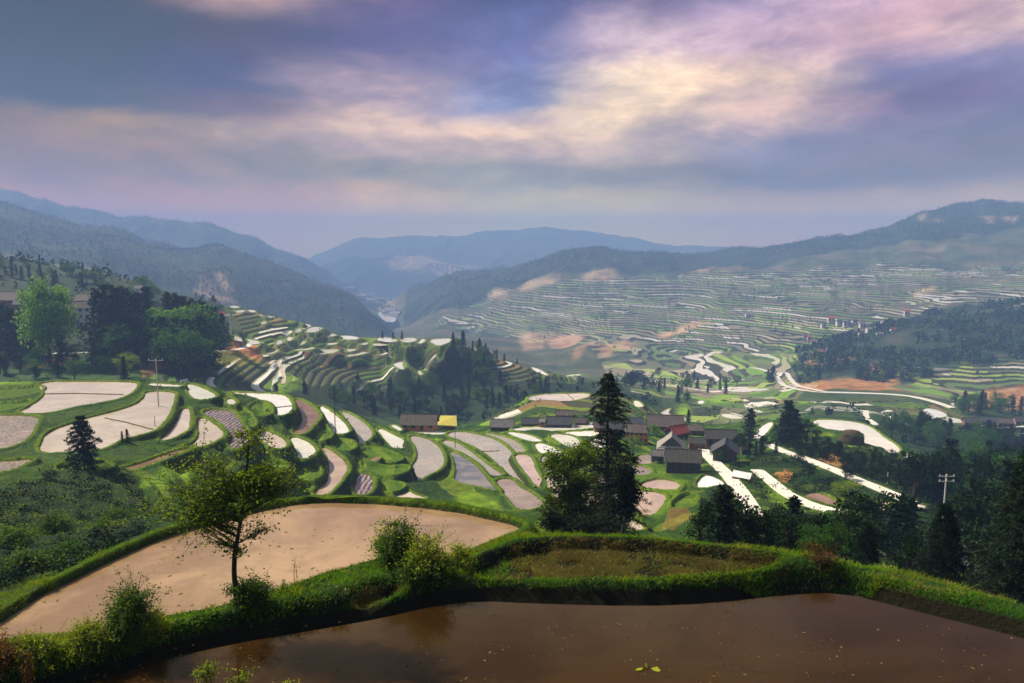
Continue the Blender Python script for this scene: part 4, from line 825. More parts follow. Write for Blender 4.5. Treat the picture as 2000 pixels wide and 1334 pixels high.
# ============================================================ HAZE
mh = mat('haze'); N = NT(mh.node_tree)
pv = N.n('ShaderNodeVolumePrincipled', Color=(0.32, 0.52, 1.0, 1), Density=HZ_D, Anisotropy=0.0)
N.out(pv.outputs[0], vol=True)
hz = MB().box(-7400, 7400, -60, 6200, -760, HZ_TOP).build('haze', mh); tag(hz, kind='stuff')
# ============================================================ TREES
def conifer_mesh(h, n_wh=14, wid=0.2, lv=10, size=0.05, seed=1, droop=0.25, bare=0.12, jag=0.35, sides=6):
    r_ = np.random.default_rng(seed); tr = MB(); cr = MB()
    lean = r_.normal(0, 0.012, 2)*h
    tr.tube([(0,0,-0.05*h),(lean[0]*.3,lean[1]*.3,h*.4),(lean[0],lean[1],h*.98)], [0.018*h,0.013*h,0.002*h], sides)
    C = []
    for i in range(n_wh):
        t = bare+(1-bare)*(i+r_.uniform(-.3,.3))/n_wh; z = t*h
        L = wid*h*(1-t)**0.75*(1.0+0.12*math.sin(i*2.1))+0.02*h
        nb_ = r_.integers(5, 8)
        for k in range(nb_):
            th = k/nb_*6.283+r_.uniform(-.5,.5); l = L*r_.uniform(1-jag, 1.1)
            pts = [(lean[0]*t+math.cos(th)*l*u_, lean[1]*t+math.sin(th)*l*u_, z+0.10*l*math.sin(u_*3)-droop*l*u_*u_) for u_ in (0, .5, 1)]
            tr.tube(pts, [0.004*h, .0025*h, .001*h], 3)
            for q in range(lv):
                u_ = (q+0.6)/lv; j = r_.normal(0, 0.10*l+0.004*h, 3); j[2] *= 0.4
                C.append((pts[0][0]*(1-u_)+pts[2][0]*u_+j[0], pts[0][1]*(1-u_)+pts[2][1]*u_+j[1], z+0.10*l*math.sin(u_*3)-droop*l*u_*u_+j[2]))
    for q in range(lv*3): t = 1-0.12*r_.random(); C.append((lean[0]+r_.normal()*0.01*h, lean[1]+r_.normal()*0.01*h, t*h))
    cr.leaves(np.array(C), size*h, flat=0.3, aspect=0.45); return tr, cr
def broad_mesh(h, rw=0.36, clumps=16, lv=110, size=0.035, seed=1, base=0.25, spread=0.17):
    r_ = np.random.default_rng(seed); tr = MB(); cr = MB()
    tr.tube([(0,0,-0.05*h),(0.01*h,0,h*.3),(0.0,0.02*h,h*.75)], [0.03*h,0.022*h,0.006*h], 7); C = []
    for i in range(clumps):
        v = r_.normal(size=3); v /= np.linalg.norm(v); rr = r_.uniform(0.35, 1.0)**0.6
        zc = base+(1-base)*0.5; c = np.array((v[0]*rw*h*rr, v[1]*rw*h*rr, h*(zc+v[2]*(1-base)*0.42*rr)))
        k = 1-0.35*max(0, (c[2]/h-zc)*2); c[:2] *= k
        s0 = np.array((0.0, 0.0, h*r_.uniform(0.22, 0.5)))
        tr.tube([s0, (s0+c)/2+np.array((0,0,.02*h)), c], [0.010*h, .006*h, .002*h], 4)
        g_ = r_.normal(size=(lv, 3)); g_ /= np.linalg.norm(g_, axis=1)[:, None]; g_ *= (r_.random((lv, 1))**0.4)*spread*h*r_.uniform(0.7, 1.15); g_[:, 2] *= 0.7
        C.append(c+g_)
    cr.leaves(np.vstack(C), size*h, flat=0.25, aspect=0.7); return tr, cr
PROTO = {}
def proto(key, maker, lm):
    PROTO.setdefault(key, []).append((maker[0].mesh('trunk', BARK), maker[1].mesh('crown', lm)))
for s_ in range(4): proto('conifer', conifer_mesh(1, 17, 0.20+0.02*s_, 12, 0.065, 10+s_, bare=0.05), LM['conifer'])
for s_ in range(4): proto('broad', broad_mesh(1, 0.35+0.02*s_, 22, 80, 0.042, 20+s_, 0.08), LM['broad'])
for s_ in range(3): proto('bright', broad_mesh(1, 0.38, 24, 85, 0.040, 30+s_, 0.10), LM['bright'])
for s_ in range(3): proto('dark', broad_mesh(1, 0.36, 22, 85, 0.045, 40+s_, 0.04), LM['dark'])
for s_ in range(2): proto('olive', broad_mesh(1, 0.33, 13, 60, 0.042, 50+s_, 0.2), LM['olive'])
NAMES = {'conifer': ('conifer_tree', 'conifer'), 'broad': ('broadleaf_tree', 'tree'), 'bright': ('broadleaf_tree', 'tree'), 'dark': ('broadleaf_tree', 'tree'), 'olive': ('broadleaf_tree', 'tree')}
def put_tree(key, p, h, wf=1.0, label=None, group=None):
    nm, cat = NAMES[key]; tm, cm = PROTO[key][int(rng.integers(len(PROTO[key])))]
    e = empty(nm, p, rng.uniform(0, 6.28), label, cat, group, (h*wf, h*wf, h))
    for n_, m_ in (('trunk', tm), ('crown', cm)): link(bpy.data.objects.new(n_, m_), e)
    return e
def T(key, x, ytop, ybase, Y=None, wf=1.0, label=None, group=None, y0=60, y1=600):
    if Y is None: p = hit(x, ybase, y0, y1)
    else: p = onY(x, Y, ybase)
    h = float(ray(x, ytop)[1])*p[1]-p[2]
    return put_tree(key, p, max(h, 0.5), wf, label, group)
def scatter(key, poly, n, h0, h1, y0, y1, label, group, wf=1.0, mind=2.0):
    xs_ = [q[0] for q in poly]; ys_ = [q[1] for q in poly]; c = 0; tries = 0; done = []
    while c < n and tries < n*30:
        tries += 1; x, y = rng.uniform(min(xs_), max(xs_)), rng.uniform(min(ys_), max(ys_))
        if not inpoly(np.array([x]), np.array([y]), poly)[0]: continue
        p = hit(x, y, y0, y1)
        if p[1] > y1 or any((p[0]-q[0])**2+(p[1]-q[1])**2 < mind**2 for q in done): continue
        i = int(np.searchsorted(YY, p[1])); j = int(np.searchsorted(aa, p[0]/p[1]))
        if M_wet[min(i, NY-1), min(j, NA-1)] > 0.1: continue
        done.append(p); kk = key if isinstance(key, str) else key[int(rng.integers(len(key)))]
        l_ = label if isinstance(label, str) else label[kk]
        put_tree(kk, p, rng.uniform(h0, h1), wf*rng.uniform(0.85, 1.2), l_, group if isinstance(group, str) else group[kk]); c += 1
# ---- the wood on the left
proto('bigbright', broad_mesh(1, 0.40, 46, 120, 0.040, 61, 0.12, 0.15), LM['bright']); NAMES['bigbright'] = ('broadleaf_tree', 'tree')
T('bigbright', 96, 537, 690, 258, 0.66, 'large round bright green tree in front of the left hamlet, the tallest broad crown there')
G_ = 'tall conifers of the left wood'; Lb = 'tall dark conifer in the wood below the left hamlet'
for x, yt, yb, Y in [(196,566,690,272),(214,556,690,276),(232,560,690,270),(246,562,690,280),(262,575,690,274),(205,590,700,262),(225,585,700,264),(250,600,700,262),(276,570,680,285),(292,560,680,300),(330,572,680,300),(345,574,680,296),(362,578,680,300),(376,585,680,290),(398,588,680,288),(408,598,680,292),(8,590,690,272),(22,600,690,268),(38,612,690,270),(-10,585,690,275),(56,620,700,262),(120,630,700,262),(75,640,700,262),(300,620,690,268),(320,618,690,268),(345,622,690,270),(370,622,690,270),(390,615,690,275),(270,620,690,266),(425,600,660,330),(436,612,660,330)]:
    T('conifer', x, yt, yb, Y, 1.15, Lb, G_)
G_ = 'mid green broadleaf trees of the left wood'
for x, yt, yb, Y, wf, lb in [(290,588,690,278,1.0,'rounded green tree right of the dark conifers in the left wood'),(338,586,690,276,1.0,'mid green round tree, middle one of three in the left wood'),(384,577,690,278,1.0,'mid green round tree at the right end of the left wood')]:
    T('bright', x, yt, yb, Y, wf, lb)
for x, yt, yb, Y in [(305,600,690,274),(325,610,690,270),(360,600,690,274),(400,605,690,280),(60,600,690,276),(120,590,690,290),(240,630,700,258),(330,640,700,256),(370,640,700,258)]:
    T('broad', x, yt, yb, Y, 1.1, 'mid green leafy tree among the conifers of the left wood', G_)
for x, yt, yb, Y, lb in [(245,684,735,236,'yellow green bushy tree below the left road'),(300,690,725,232,None)]:
    if lb: T('olive', x, yt, yb, Y, 1.2, lb)
scatter(['conifer','dark','broad'], [(-40,735),(-40,692),(120,700),(300,692),(390,690),(390,712),(290,718),(250,745),(-40,748)], 34, 4, 8, 225, 300,
  {'conifer':'small dark conifer on the slope below the left road','dark':'dark bushy tree on the slope below the left road','broad':'green bushy tree on the slope below the left road'},
  {'conifer':'conifers below the left road','dark':'dark bushy trees below the left road','broad':'green bushy trees below the left road'}, mind=3)
for pl_, n_ in (([(-40,692),(-40,640),(70,650),(70,690)], 14), ([(195,645),(280,640),(410,650),(410,676),(300,684),(195,688)], 30)): scatter(['conifer','dark'], pl_, n_, 7, 11, 255, 420,
  {'conifer':Lb,'dark':'dark broadleaf tree in the shade of the left wood'}, {'conifer':'tall conifers of the left wood','dark':'dark broadleaf trees of the left wood'}, mind=3)
# hazy trees behind the hamlet
G_ = 'hazy trees behind the left hamlet'
for x, yt, yb, Y in [(100,520,560,430),(75,523,560,430),(170,520,565,420),(185,528,565,420),(200,543,570,410),(212,548,575,405),(280,536,580,400),(296,548,585,395),(140,528,560,430),(120,533,560,430),(40,528,560,430),(15,523,560,430),(60,543,570,415),(155,543,570,410),(236,553,580,400),(255,560,585,395),(430,590,612,420),(305,583,600,380)]:
    T('broad', x, yt, yb, Y, 1.15, 'hazy blue green tree behind the roofs of the left hamlet', G_)
scatter(['conifer','broad'], [(-40,560),(-40,505),(100,510),(230,535),(230,570),(100,560)], 34, 5, 8, 380, 470,
  {'conifer':'hazy conifer behind the left hamlet','broad':'hazy blue green tree behind the roofs of the left hamlet'}, {'conifer':'hazy conifers behind the left hamlet','broad':'hazy trees behind the left hamlet'}, mind=4)
# ---- wooded gully behind the terraces
scatter(['conifer','conifer','dark','broad'], [(560,772),(690,762),(780,765),(860,730),(890,700),(945,705),(960,750),(1110,762),(1100,768),(1000,790),(930,815),(880,825),(790,826),(700,806),(620,780)], 84, 4.5, 8.5, 280, 430,
  {'conifer':'dark conifer in the wooded gully behind the middle terraces','dark':'dark broadleaf tree in the wooded gully behind the middle terraces','broad':'lighter green tree in the wooded gully behind the middle terraces'},
  {'conifer':'conifers of the wooded gully','dark':'dark broadleaf trees of the wooded gully','broad':'lighter trees of the wooded gully'}, mind=3)
scatter(['conifer','broad'], [(880,668),(950,668),(960,735),(1000,745),(930,750),(890,720)], 25, 5, 9, 330, 440,
  {'conifer':'conifer on the wooded end of the middle ridge','broad':'green tree on the wooded end of the middle ridge'}, {'conifer':'conifers on the end of the middle ridge','broad':'green trees on the end of the middle ridge'}, mind=3)
for x, yt, yb in [(747,646,662),(768,648,663),(785,646,664),(948,670,690),(970,682,700),(985,690,706),(1010,700,712)]:
    T('conifer', x, yt, yb, None, 1.0, 'small lone conifer standing on the crest of the middle ridge', 'lone conifers on the ridge crest', 236, 470)
T('conifer', 806, 674, 692, None, 1.1, 'single dark conifer among the bright paddies of the middle ridge', None, 236, 470)
scatter(['conifer','broad','dark'], [(1180,757),(1260,720),(1380,730),(1480,750),(1440,775),(1330,790),(1230,775)], 28, 6, 10, 380, 640,
  {'conifer':'conifer in the hazy grove beyond the village','broad':'leafy tree in the hazy grove beyond the village','dark':'dark tree in the hazy grove beyond the village'}, {'conifer':'conifers beyond the village','broad':'leafy trees beyond the village','dark':'dark trees beyond the village'}, mind=4)
for x, yt, yb in [(1500,722,742),(1510,715,745),(1505,726,748)]: T('conifer', x, yt, yb, None, 1.5, 'dark conifer in the bend of the winding road', 'conifers in the road bend', 300, 640)
# ---- round the village and the right spur
T('conifer', 1536, 782, 868, None, 1.5, 'tallest dark conifer on the spur beside the long white paddy', None, 120, 260)
T('conifer', 1552, 800, 868, None, 1.4, 'second dark conifer, right behind the tallest on the spur', None, 120, 260)
T('dark', 1575, 818, 870, None, 1.3, 'dark bushy tree leaning over the white paddy on the spur', None, 120, 260)
T('conifer', 1463, 798, 862, None, 1.5, 'broad dark conifer behind the gable fronted village house', None, 120, 260)
T('conifer', 1526, 806, 868, None, 1.2, 'small dark conifer left of the tallest one on the spur', None, 120, 260)
T('bright', 1046, 790, 812, 222, 1.3, 'small bright green tree behind the slate roofed knoll houses', None)
T('bright', 1276, 824, 852, None, 1.2, 'bright green tree beside the orange timber house', None, 100, 260)
T('bright', 1236, 850, 888, None, 1.3, 'lime green bush in front of the orange timber house', None, 100, 260)
T('bright', 1412, 866, 892, None, 1.2, 'light green tree in front of the gable fronted house', None, 100, 260)
T('broad', 1405, 875, 905, None, 1.4, 'dark green tree under the gable fronted house', None, 100, 260)
scatter(['conifer','dark','dark'], [(1440,870),(1480,880),(1540,885),(1600,880),(1640,885),(1760,915),(1860,935),(1900,955),(1800,965),(1700,935),(1600,900),(1520,885),(1470,905),(1450,895)], 60, 2.2, 4.2, 110, 240,
  {'conifer':'dark conifer on the wooded bank of the right spur','dark':'dark bushy tree on the wooded bank of the right spur'}, {'conifer':'conifers on the bank of the spur','dark':'dark trees on the bank of the spur'}, mind=2)
scatter(['conifer','dark','broad'], [(1720,850),(1800,850),(1900,870),(2010,880),(2010,925),(1900,905),(1850,890),(1760,860)], 45, 7, 12, 225, 420,
  {'conifer':'conifer on the slope below the right hamlet','dark':'dark tree on the slope below the right hamlet','broad':'green tree on the slope below the right hamlet'}, {'conifer':'conifers below the right hamlet','dark':'dark trees below the right hamlet','broad':'green trees below the right hamlet'}, mind=3)
scatter(['conifer','dark','dark','broad'], [(1850,930),(1900,940),(2020,930),(2020,1060),(1900,1015),(1780,1000),(1790,975)], 60, 5, 10, 75, 160,
  {'conifer':'dark conifer on the steep wooded slope at the right edge','dark':'dark leafy tree on the steep wooded slope at the right edge','broad':'green leafy tree on the steep wooded slope at the right edge'}, {'conifer':'conifers at the right edge','dark':'dark trees at the right edge','broad':'green trees at the right edge'}, mind=2)
scatter(['conifer','broad'], [(1860,790),(2010,780),(2010,812),(1880,812)], 18, 7, 12, 300, 480,
  {'conifer':'conifer behind the roofs of the right hamlet','broad':'green tree behind the roofs of the right hamlet'}, {'conifer':'conifers behind the right hamlet','broad':'green trees behind the right hamlet'}, mind=4)
for x, yt, yb, key in [(1345,800,824,'conifer'),(1640,860,880,'dark'),(1600,868,892,'broad'),(1615,872,900,'dark'),(1560,880,905,'dark'),(1580,905,935,'dark'),(1650,905,940,'dark'),(1590,925,950,'broad'),(1620,930,955,'dark'),(1700,905,935,'dark'),(1690,880,900,'broad')]:
    T(key, x, yt, yb, None, 1.2, 'dark bushy growth on the eroded bank between the two right roads', 'bushes on the eroded bank', 90, 260)
# ---- screen of trees just below the fallow field, right of centre
G_ = 'dark broadleaf trees behind the right end of the bund'
for x, yt, yb, Y, key, wf in [(1385,975,1062,34,'dark',.95),(1402,962,1065,32,'dark',.9),(1425,950,1066,33,'dark',.85),(1445,975,1068,31,'dark',.95),(1475,985,1070,30,'dark',1.0),(1498,1000,1072,30,'dark',1.0),(1520,985,1072,32,'dark',.9),(1545,970,1074,34,'conifer',1.3),(1538,1000,1076,29,'dark',1.0),(1570,1005,1080,30,'dark',1.0),(1600,1000,1084,31,'dark',1.0),(1590,1015,1080,28,'broad',1.0),(1365,1000,1062,31,'dark',1.0),(1625,1015,1090,30,'broad',1.0),(1650,990,1092,34,'dark',1.0),(1670,960,1080,48,'dark',1.0),(1690,965,1085,46,'dark',.9),(1650,975,1080,46,'broad',1.0),(1700,1020,1100,34,'dark',.9)]:
    T(key, x, yt, yb, Y, wf, 'dark leafy tree rising behind the far bund' if key != 'conifer' else 'dark conifer rising behind the far bund, right of centre', G_ if key != 'conifer' else None)
T('conifer', 1412, 948, 1066, 30, 1.5, 'dark pointed conifer, tallest of the screen behind the far bund')
T('olive', 1660, 930, 985, 85, 1.1, 'yellow green tree beside the lower road on the right')
T('dark', 1735, 960, 1030, 60, .9, 'slim dark tree with a bare trunk beside the small pink pond')
T('conifer', 1758, 965, 1030, 60, 1.3, 'dark conifer between the small pond and the utility pole')
T('conifer', 1780, 975, 1030, 62, 1.3, 'dark conifer just left of the big black conifer')
for x, yt, yb, Y, key in [(1780,1030,1160,34,'dark'),(1895,960,1120,48,'dark'),(1925,930,1090,60,'dark'),(1960,900,1080,62,'conifer'),(1900,935,1090,64,'conifer'),(1995,930,1150,40,'dark'),(1770,1060,1160,28,'dark'),(1800,1085,1165,27,'dark')]:
    T(key, x, yt, yb, Y, 1.0, 'dark leafy tree crowding round the big black conifers' if key == 'dark' else 'dark conifer crowding behind the big black conifer', 'dark leafy trees at the lower right' if key == 'dark' else 'dark conifers at the lower right')
# ---- big conifers, modelled one by one
def big_conifer(x, ybase, ytop, Y, prof, label, lm='conifer', seed=3, dens=13, lsize=0.13, bsides=1.0, skip=None):
    p = onY(x, Y, ybase); h = float(ray(x, ytop)[1])*Y-p[2]; mpp = Y/F*1.02; r_ = np.random.default_rng(seed)
    e = empty('conifer_tree', p, 0, label, 'conifer'); tr = MB(); 
    tr.tube([(0,0,-.5),(0.05,0,h*.3),(-0.03,0.03,h*.65),(0,0,h)], [.02*h,.015*h,.009*h,.003*h], 9); C = []; D = []
    zpx = np.array([q[0] for q in prof], float); lf = np.array([q[1] for q in prof], float); rt = np.array([q[2] for q in prof], float)
    tot = (ybase-ytop)
    yy_ = 4.0
    while yy_ < tot-10:
        if skip and skip[0] < yy_ < skip[1] and r_.random() < 0.8: yy_ += 5; continue
        l_, r2 = np.interp(yy_, zpx, lf)*mpp, np.interp(yy_, zpx, rt)*mpp; z = h-yy_*mpp
        for k in range(8):
            th = k/8*6.283+r_.uniform(-.5, .5); side = 0.5+0.5*math.cos(th); L = (l_*(1-side)+r2*side)*r_.uniform(0.55, 1.12)
            m_ = 7; us = np.linspace(0, 1, m_); drp = r_.uniform(0.12, 0.38)
            bp = np.array([(math.cos(th)*L*u_, math.sin(th)*L*u_, z+0.16*L*math.sin(u_*2.6)-drp*L*u_*u_) for u_ in us])
            tr.tube(bp, np.linspace(.006*h*0.6, .0015*h, m_), 4)
            # side twigs
            for q in range(int(4+L*7)):
                u_ = r_.uniform(0.22, 1.0); b = np.array([np.interp(u_, us, bp[:, i_]) for i_ in range(3)]); sd = r_.choice([-1, 1])
                dv = np.array((-math.sin(th)*sd+math.cos(th)*0.6, math.cos(th)*sd+math.sin(th)*0.6, r_.uniform(-.35, .1))); tl = (0.14+0.30*L*(1-u_*0.6))*r_.uniform(.5, 1.1)*0.7
                tip = b+dv*tl; tr.tube([b, tip], [.0012*h, .0006*h], 3)
                n_ = int(dens*1.0); w_ = r_.random((n_, 1)); C.append(b+(tip-b)*w_+r_.normal(0, .022, (n_, 3))); D.append(np.repeat(dv[None], n_, 0))
        yy_ += r_.uniform(7, 11)
    tr.build('trunk', BARK, e)
    MB().leaves(np.vstack(C), lsize, flat=0.2, aspect=0.22, down=np.vstack(D)*0.9).build('crown', LM[lm], e); return e
big_conifer(1184, 1062, 729, 38, [(0,3,3),(15,16,14),(40,34,36),(60,38,42),(90,42,46),(112,30,40),(125,22,30),(150,78,58),(175,66,58),(200,60,66),(240,60,80),(270,62,84),(300,78,88),(330,100,72)],
  'tall dark conifer at the centre, its dense top above a bare stretch of trunk', seed=5, skip=(100, 118))
big_conifer(1835, 1150, 985, 25, [(0,3,3),(20,14,14),(60,30,30),(110,46,46),(165,62,64)], 'big black conifer behind the bund at the lower right', seed=8, dens=20, lsize=0.11)
big_conifer(1985, 1215, 872, 23, [(0,4,4),(40,20,20),(100,46,46),(160,60,60),(220,80,80),(300,120,110),(340,140,120)], 'tall black conifer at the right edge with long spreading lower branches', seed=12, dens=20, lsize=0.13)
big_conifer(1690, 1112, 1020, 25, [(0,3,3),(30,15,15),(92,30,30)], 'small black conifer behind the russet grass clump', seed=14, dens=14, lsize=0.10)
big_conifer(166, 935, 812, 78, [(0,5,5),(25,22,20),(50,30,28),(90,34,32),(120,36,34)], 'dark conifer with a narrow spire in front of the left paddies', seed=17, dens=10, lsize=0.30)
T('conifer', 239, 842, 866, None, 1.0, 'left one of two tiny conifers on the bund of the large left paddy', None, 60, 150)
T('conifer', 250, 838, 866, None, 1.0, 'right one of two tiny conifers on the bund of the large left paddy', None, 60, 150)
# ---- leafy trees near the camera, with real branching
def leafy(name, x, ybase, Y, trunk_px, crown, label, cat, lm, nbr=60, ntw=9, nl=26, lsize=0.055, rad=0.06, seed=2, dz=0.0, hollow=0.0, bark=BARK, t0=0.35, tw=1.0):
    """trunk_px: photo points of the stem; crown: list of (cx, cy, rx, ry) ellipses in photo px that the branches fill"""
    p = onY(x, Y, ybase); p = np.array((p[0], p[1], p[2]+dz)); r_ = np.random.default_rng(seed); e = empty(name, p, 0, label, cat); tr = MB(); C = []
    def w_(px_, py_, dy=0.0): q = at(px_, py_, Y+dy); return q-p
    tp = [w_(a_, b_, 0.12*math.sin(i_*1.3)) for i_, (a_, b_) in enumerate(trunk_px)]; tp[0] = np.array((tp[0][0], 0, -0.25))
    tp = np.array(tp); tt = np.linspace(0, 1, 24); tq = np.column_stack([np.interp(tt, np.linspace(0, 1, len(tp)), tp[:, i_]) for i_ in range(3)])
    tr.tube(tq, rad*(1-0.86*tt)**0.9+0.004, 9)
    mpp = Y/F; W_ = sum(c[2]*c[3] for c in crown)
    for cx, cy, rx, ry in crown:
        for b in range(max(3, int(nbr*rx*ry/W_))):
            v = r_.normal(size=3); v /= np.linalg.norm(v); rr = max(hollow, r_.random()**0.5)
            c = w_(cx, cy); end = c+np.array((v[0]*rx*mpp*rr, v[1]*(rx+ry)/2*mpp*rr*0.9, v[2]*ry*mpp*rr))
            k = np.argmin(np.abs(tq[:, 2]-(end[2]-0.45*np.linalg.norm(end[:2]-tq[12, :2])))); k = int(np.clip(k, 24*t0, 22)); s0 = tq[k]
            mid = (s0+end)/2+np.array((0, 0, 0.06*np.linalg.norm(end-s0)))+r_.normal(0, .03, 3)
            u_ = np.linspace(0, 1, 6)[:, None]; bp = (1-u_)**2*s0+2*u_*(1-u_)*mid+u_**2*end
            r0 = rad*0.32*(1-k/26); tr.tube(bp, np.linspace(r0, 0.003, 6), 5)
            L = np.linalg.norm(end-s0)
            for q in range(ntw):
                a_ = r_.uniform(0.35, 1.0); b0 = np.array([np.interp(a_, u_[:, 0], bp[:, i_]) for i_ in range(3)])
                dv = r_.normal(size=3); dv[2] = dv[2]*0.5+0.15; dv /= np.linalg.norm(dv); tl = min(0.30*L+0.08, 0.55)*r_.uniform(.4, 1.0)*tw; tip = b0+dv*tl
                tr.tube([b0, (b0+tip)/2+r_.normal(0, .01, 3), tip], [.004, .003, .0015], 3)
                n_ = int(nl*r_.uniform(.5, 1.3)); C.append(b0+(tip-b0)*r_.uniform(0.15, 1.1, (n_, 1))+r_.normal(0, lsize*0.75, (n_, 3)))
    tr.build('trunk', bark, e)
    MB().leaves(np.vstack(C), lsize, flat=0.35, aspect=0.62).build('crown', LM[lm], e); return e
leafy('young_tree', 460, 1192, 11.3, [(462,1192),(461,1160),(457,1120),(458,1085),(462,1060),(468,1030),(474,990),(480,950),(482,910),(486,870),(490,840)],
  [(440,960,130,66),(505,930,84,74),(385,985,84,40),(350,1000,50,26),(555,920,50,44),(490,862,36,34),(522,1038,36,10),(440,1030,34,14),(420,1062,26,9),(470,1075,24,20),(370,905,56,30),(335,955,44,26),(560,960,40,26),(330,1000,36,18)],
  'slender young tree with a wide olive green crown on the grassy bank at left', 'tree', 'olive', nbr=150, ntw=10, nl=9, lsize=0.048, rad=0.043, seed=4, tw=1.35)
leafy('broadleaf_tree', 1112, 1060, 32, [(1118,1060),(1117,1020),(1113,985),(1110,950),(1108,930),(1112,910)],
  [(1110,945,60,44),(1080,930,26,22),(1150,925,34,26),(1090,985,60,40),(1130,1000,60,36),(1160,960,34,40),(1075,1010,46,26)],
  'olive leaved tree growing tight against the tall central conifer', 'tree', 'olivedark', nbr=105, ntw=8, nl=11, lsize=0.13, rad=0.12, seed=6)
leafy('broadleaf_tree', 1100, 1060, 34, [(1104,1060),(1102,1000),(1100,950),(1102,920)], [(1082,888,30,22),(1135,882,36,26),(1105,912,42,24),(1065,905,20,16),(1160,880,20,18)],
  'lighter olive leafed tree top left of the central conifer trunk', 'tree', 'olive', nbr=90, ntw=7, nl=13, lsize=0.12, rad=0.09, seed=61)
leafy('broadleaf_tree', 1080, 1060, 30, [(1082,1060),(1080,1030),(1078,1010)], [(1080,1015,44,24),(1120,1030,50,20),(1150,1030,50,20),(1190,1020,50,26)],
  'dark leafy undergrowth tree at the foot of the central conifer', 'tree', 'dark', nbr=60, ntw=8, nl=14, lsize=0.12, rad=0.08, seed=7, t0=0.1)
leafy('broadleaf_tree', 1215, 1060, 34, [(1215,1060),(1218,1000),(1222,960),(1222,930)], [(1222,930,26,40),(1215,985,34,40),(1232,960,20,30)],
  'dark leafy tree on the right side of the central conifer', 'tree', 'dark', nbr=60, ntw=8, nl=16, lsize=0.14, rad=0.08, seed=9)
# ---- shrubs on the near bank
def shrub(x, ybase, Y, ell, label, lm='shrub', nbr=40, ntw=7, nl=16, lsize=0.035, seed=1, rad=0.02, name='shrub', cat='shrub', dz=0.0):
    if Y is None: Y = float(hit(x, ybase, 5, 30)[1])
    g = onY(x, Y, ybase); gy = float(unproj(g[0], g[1], g[2])[1]); top = ell[0]; low = ell[0][1]+ell[0][3]
    if name == 'shrub':
        n_ = max(1, int((gy-low)/14)+1)
        for k_ in range(n_): ell = ell+[(x*(k_+1)/(n_+1)+top[0]*(1-(k_+1)/(n_+1)), low+(gy-low)*(k_+.6)/n_-4, top[2]*.8, 13)]
        return leafy(name, x, ybase, Y, [(x, gy), (x+1, gy-8), (top[0], gy-20)], ell, label, cat, lm, int(nbr*1.3), ntw, nl, lsize, rad*.6, seed, dz, 0.3, BARK, 0.05, 1.9)
    return leafy(name, x, ybase, Y, [(x, ybase), (x+2, (ybase+top[1])/2), (top[0], top[1])], ell, label, cat, lm, nbr, ntw, nl, lsize, rad, seed, dz, 0.3, BARK, 0.05)
shrub(780, 1108, None, [(782,1055,42,48),(760,1080,30,36)], 'dark green shrub with pale upright shoots at the left of the pond edge clump', 'shrub', 80, 8, 18, .042, 21)
shrub(765, 1100, 14.1, [(752,1040,14,30)], 'spiky pale green shoots behind the pond edge shrubs', 'yellow', 16, 5, 12, .06, 22)
shrub(835, 1130, None, [(838,1078,40,46),(820,1105,36,30)], 'yellow tipped bush, the middle one of the pond edge clump', 'yellow', 70, 8, 18, .036, 23)
shrub(828, 1135, None, [(835,1110,44,26),(800,1112,34,24)], 'low dark bush in front of the pond edge clump', 'shrub', 70, 8, 18, .038, 24)
shrub(895, 1110, None, [(896,1085,26,24)], 'small yellow tipped bush at the right end of the pond edge clump', 'yellow', 40, 7, 16, .034, 25)
shrub(490, 1186, None, [(495,1152,32,26),(470,1160,22,24)], 'leafy sapling round the foot of the slender young tree', 'shrub', 60, 7, 14, .038, 26)
shrub(240, 1248, None, [(248,1205,36,44),(262,1160,18,22)], 'bushy dark shrub with bright tips on the left part of the bank', 'shrub', 90, 8, 18, .034, 27)
shrub(300, 1240, None, [(300,1212,20,22)], 'loose yellow green shoots right of the bushy dark shrub', 'yellow', 24, 6, 12, .030, 28)
shrub(170, 1266, None, [(170,1245,52,30)], 'low spreading bush with yellowish leaves left of the bushy dark shrub', 'yellow', 70, 7, 18, .030, 29)
shrub(60, 1288, None, [(60,1275,54,30)], 'low bush with bright leaf edges near the lower left corner', 'yellow', 60, 7, 18, .030, 30)
shrub(-5, 1298, None, [(0,1280,40,40)], 'rusty leaved low bush at the left edge', 'red', 50, 7, 16, .030, 31)
shrub(250, 1252, None, [(230,1250,60,20)], 'dark low shrub with glossy leaves at the foot of the bushy one', 'shrub', 60, 7, 16, .030, 33)
shrub(415, 1372, 8.0, [(405,1315,34,26)], 'thin leafy shoots at the bottom edge, the left cluster', 'yellow', 20, 4, 7, .030, 34, .006, 'leafy_shoots', 'seedling')
shrub(470, 1376, 8.0, [(472,1325,30,16)], 'thin leafy shoots at the bottom edge, the middle cluster', 'yellow', 12, 4, 6, .030, 35, .006, 'leafy_shoots', 'seedling')
shrub(560, 1376, 8.0, [(570,1340,20,8)], 'thin leafy shoots at the bottom edge, the right cluster', 'yellow', 6, 4, 6, .028, 36, .006, 'leafy_shoots', 'seedling')
shrub(1605, 1100, None, [(1600,1085,26,14),(1625,1088,20,10)], 'russet dry grass and twigs clump where the bunds meet', 'red', 16, 7, 6, .035, 37)
shrub(662, 1168, None, [(664,1160,16,10)], 'small bush of cream flowers beside the muddy hollow', 'shrub', 24, 5, 10, .026, 38)
for x, y, rx, ry, sd, Yq in [(130,1090,60,34,50,33),(205,1045,50,30,51,42),(60,1110,60,36,52,28),(170,1110,30,22,53,27),(240,1010,44,24,54,52),(20,1060,60,36,55,36),(110,1030,60,24,56,44)]:
    shrub(x, y+ry, Yq, [(x, y, rx, ry)], 'dark green bush on the shady slope left of the big pond' if sd not in (50,) else 'pale leaved bush on the shady slope left of the big pond', 'shrub' if sd != 50 else 'broad', 60, 8, 16, .12, sd)
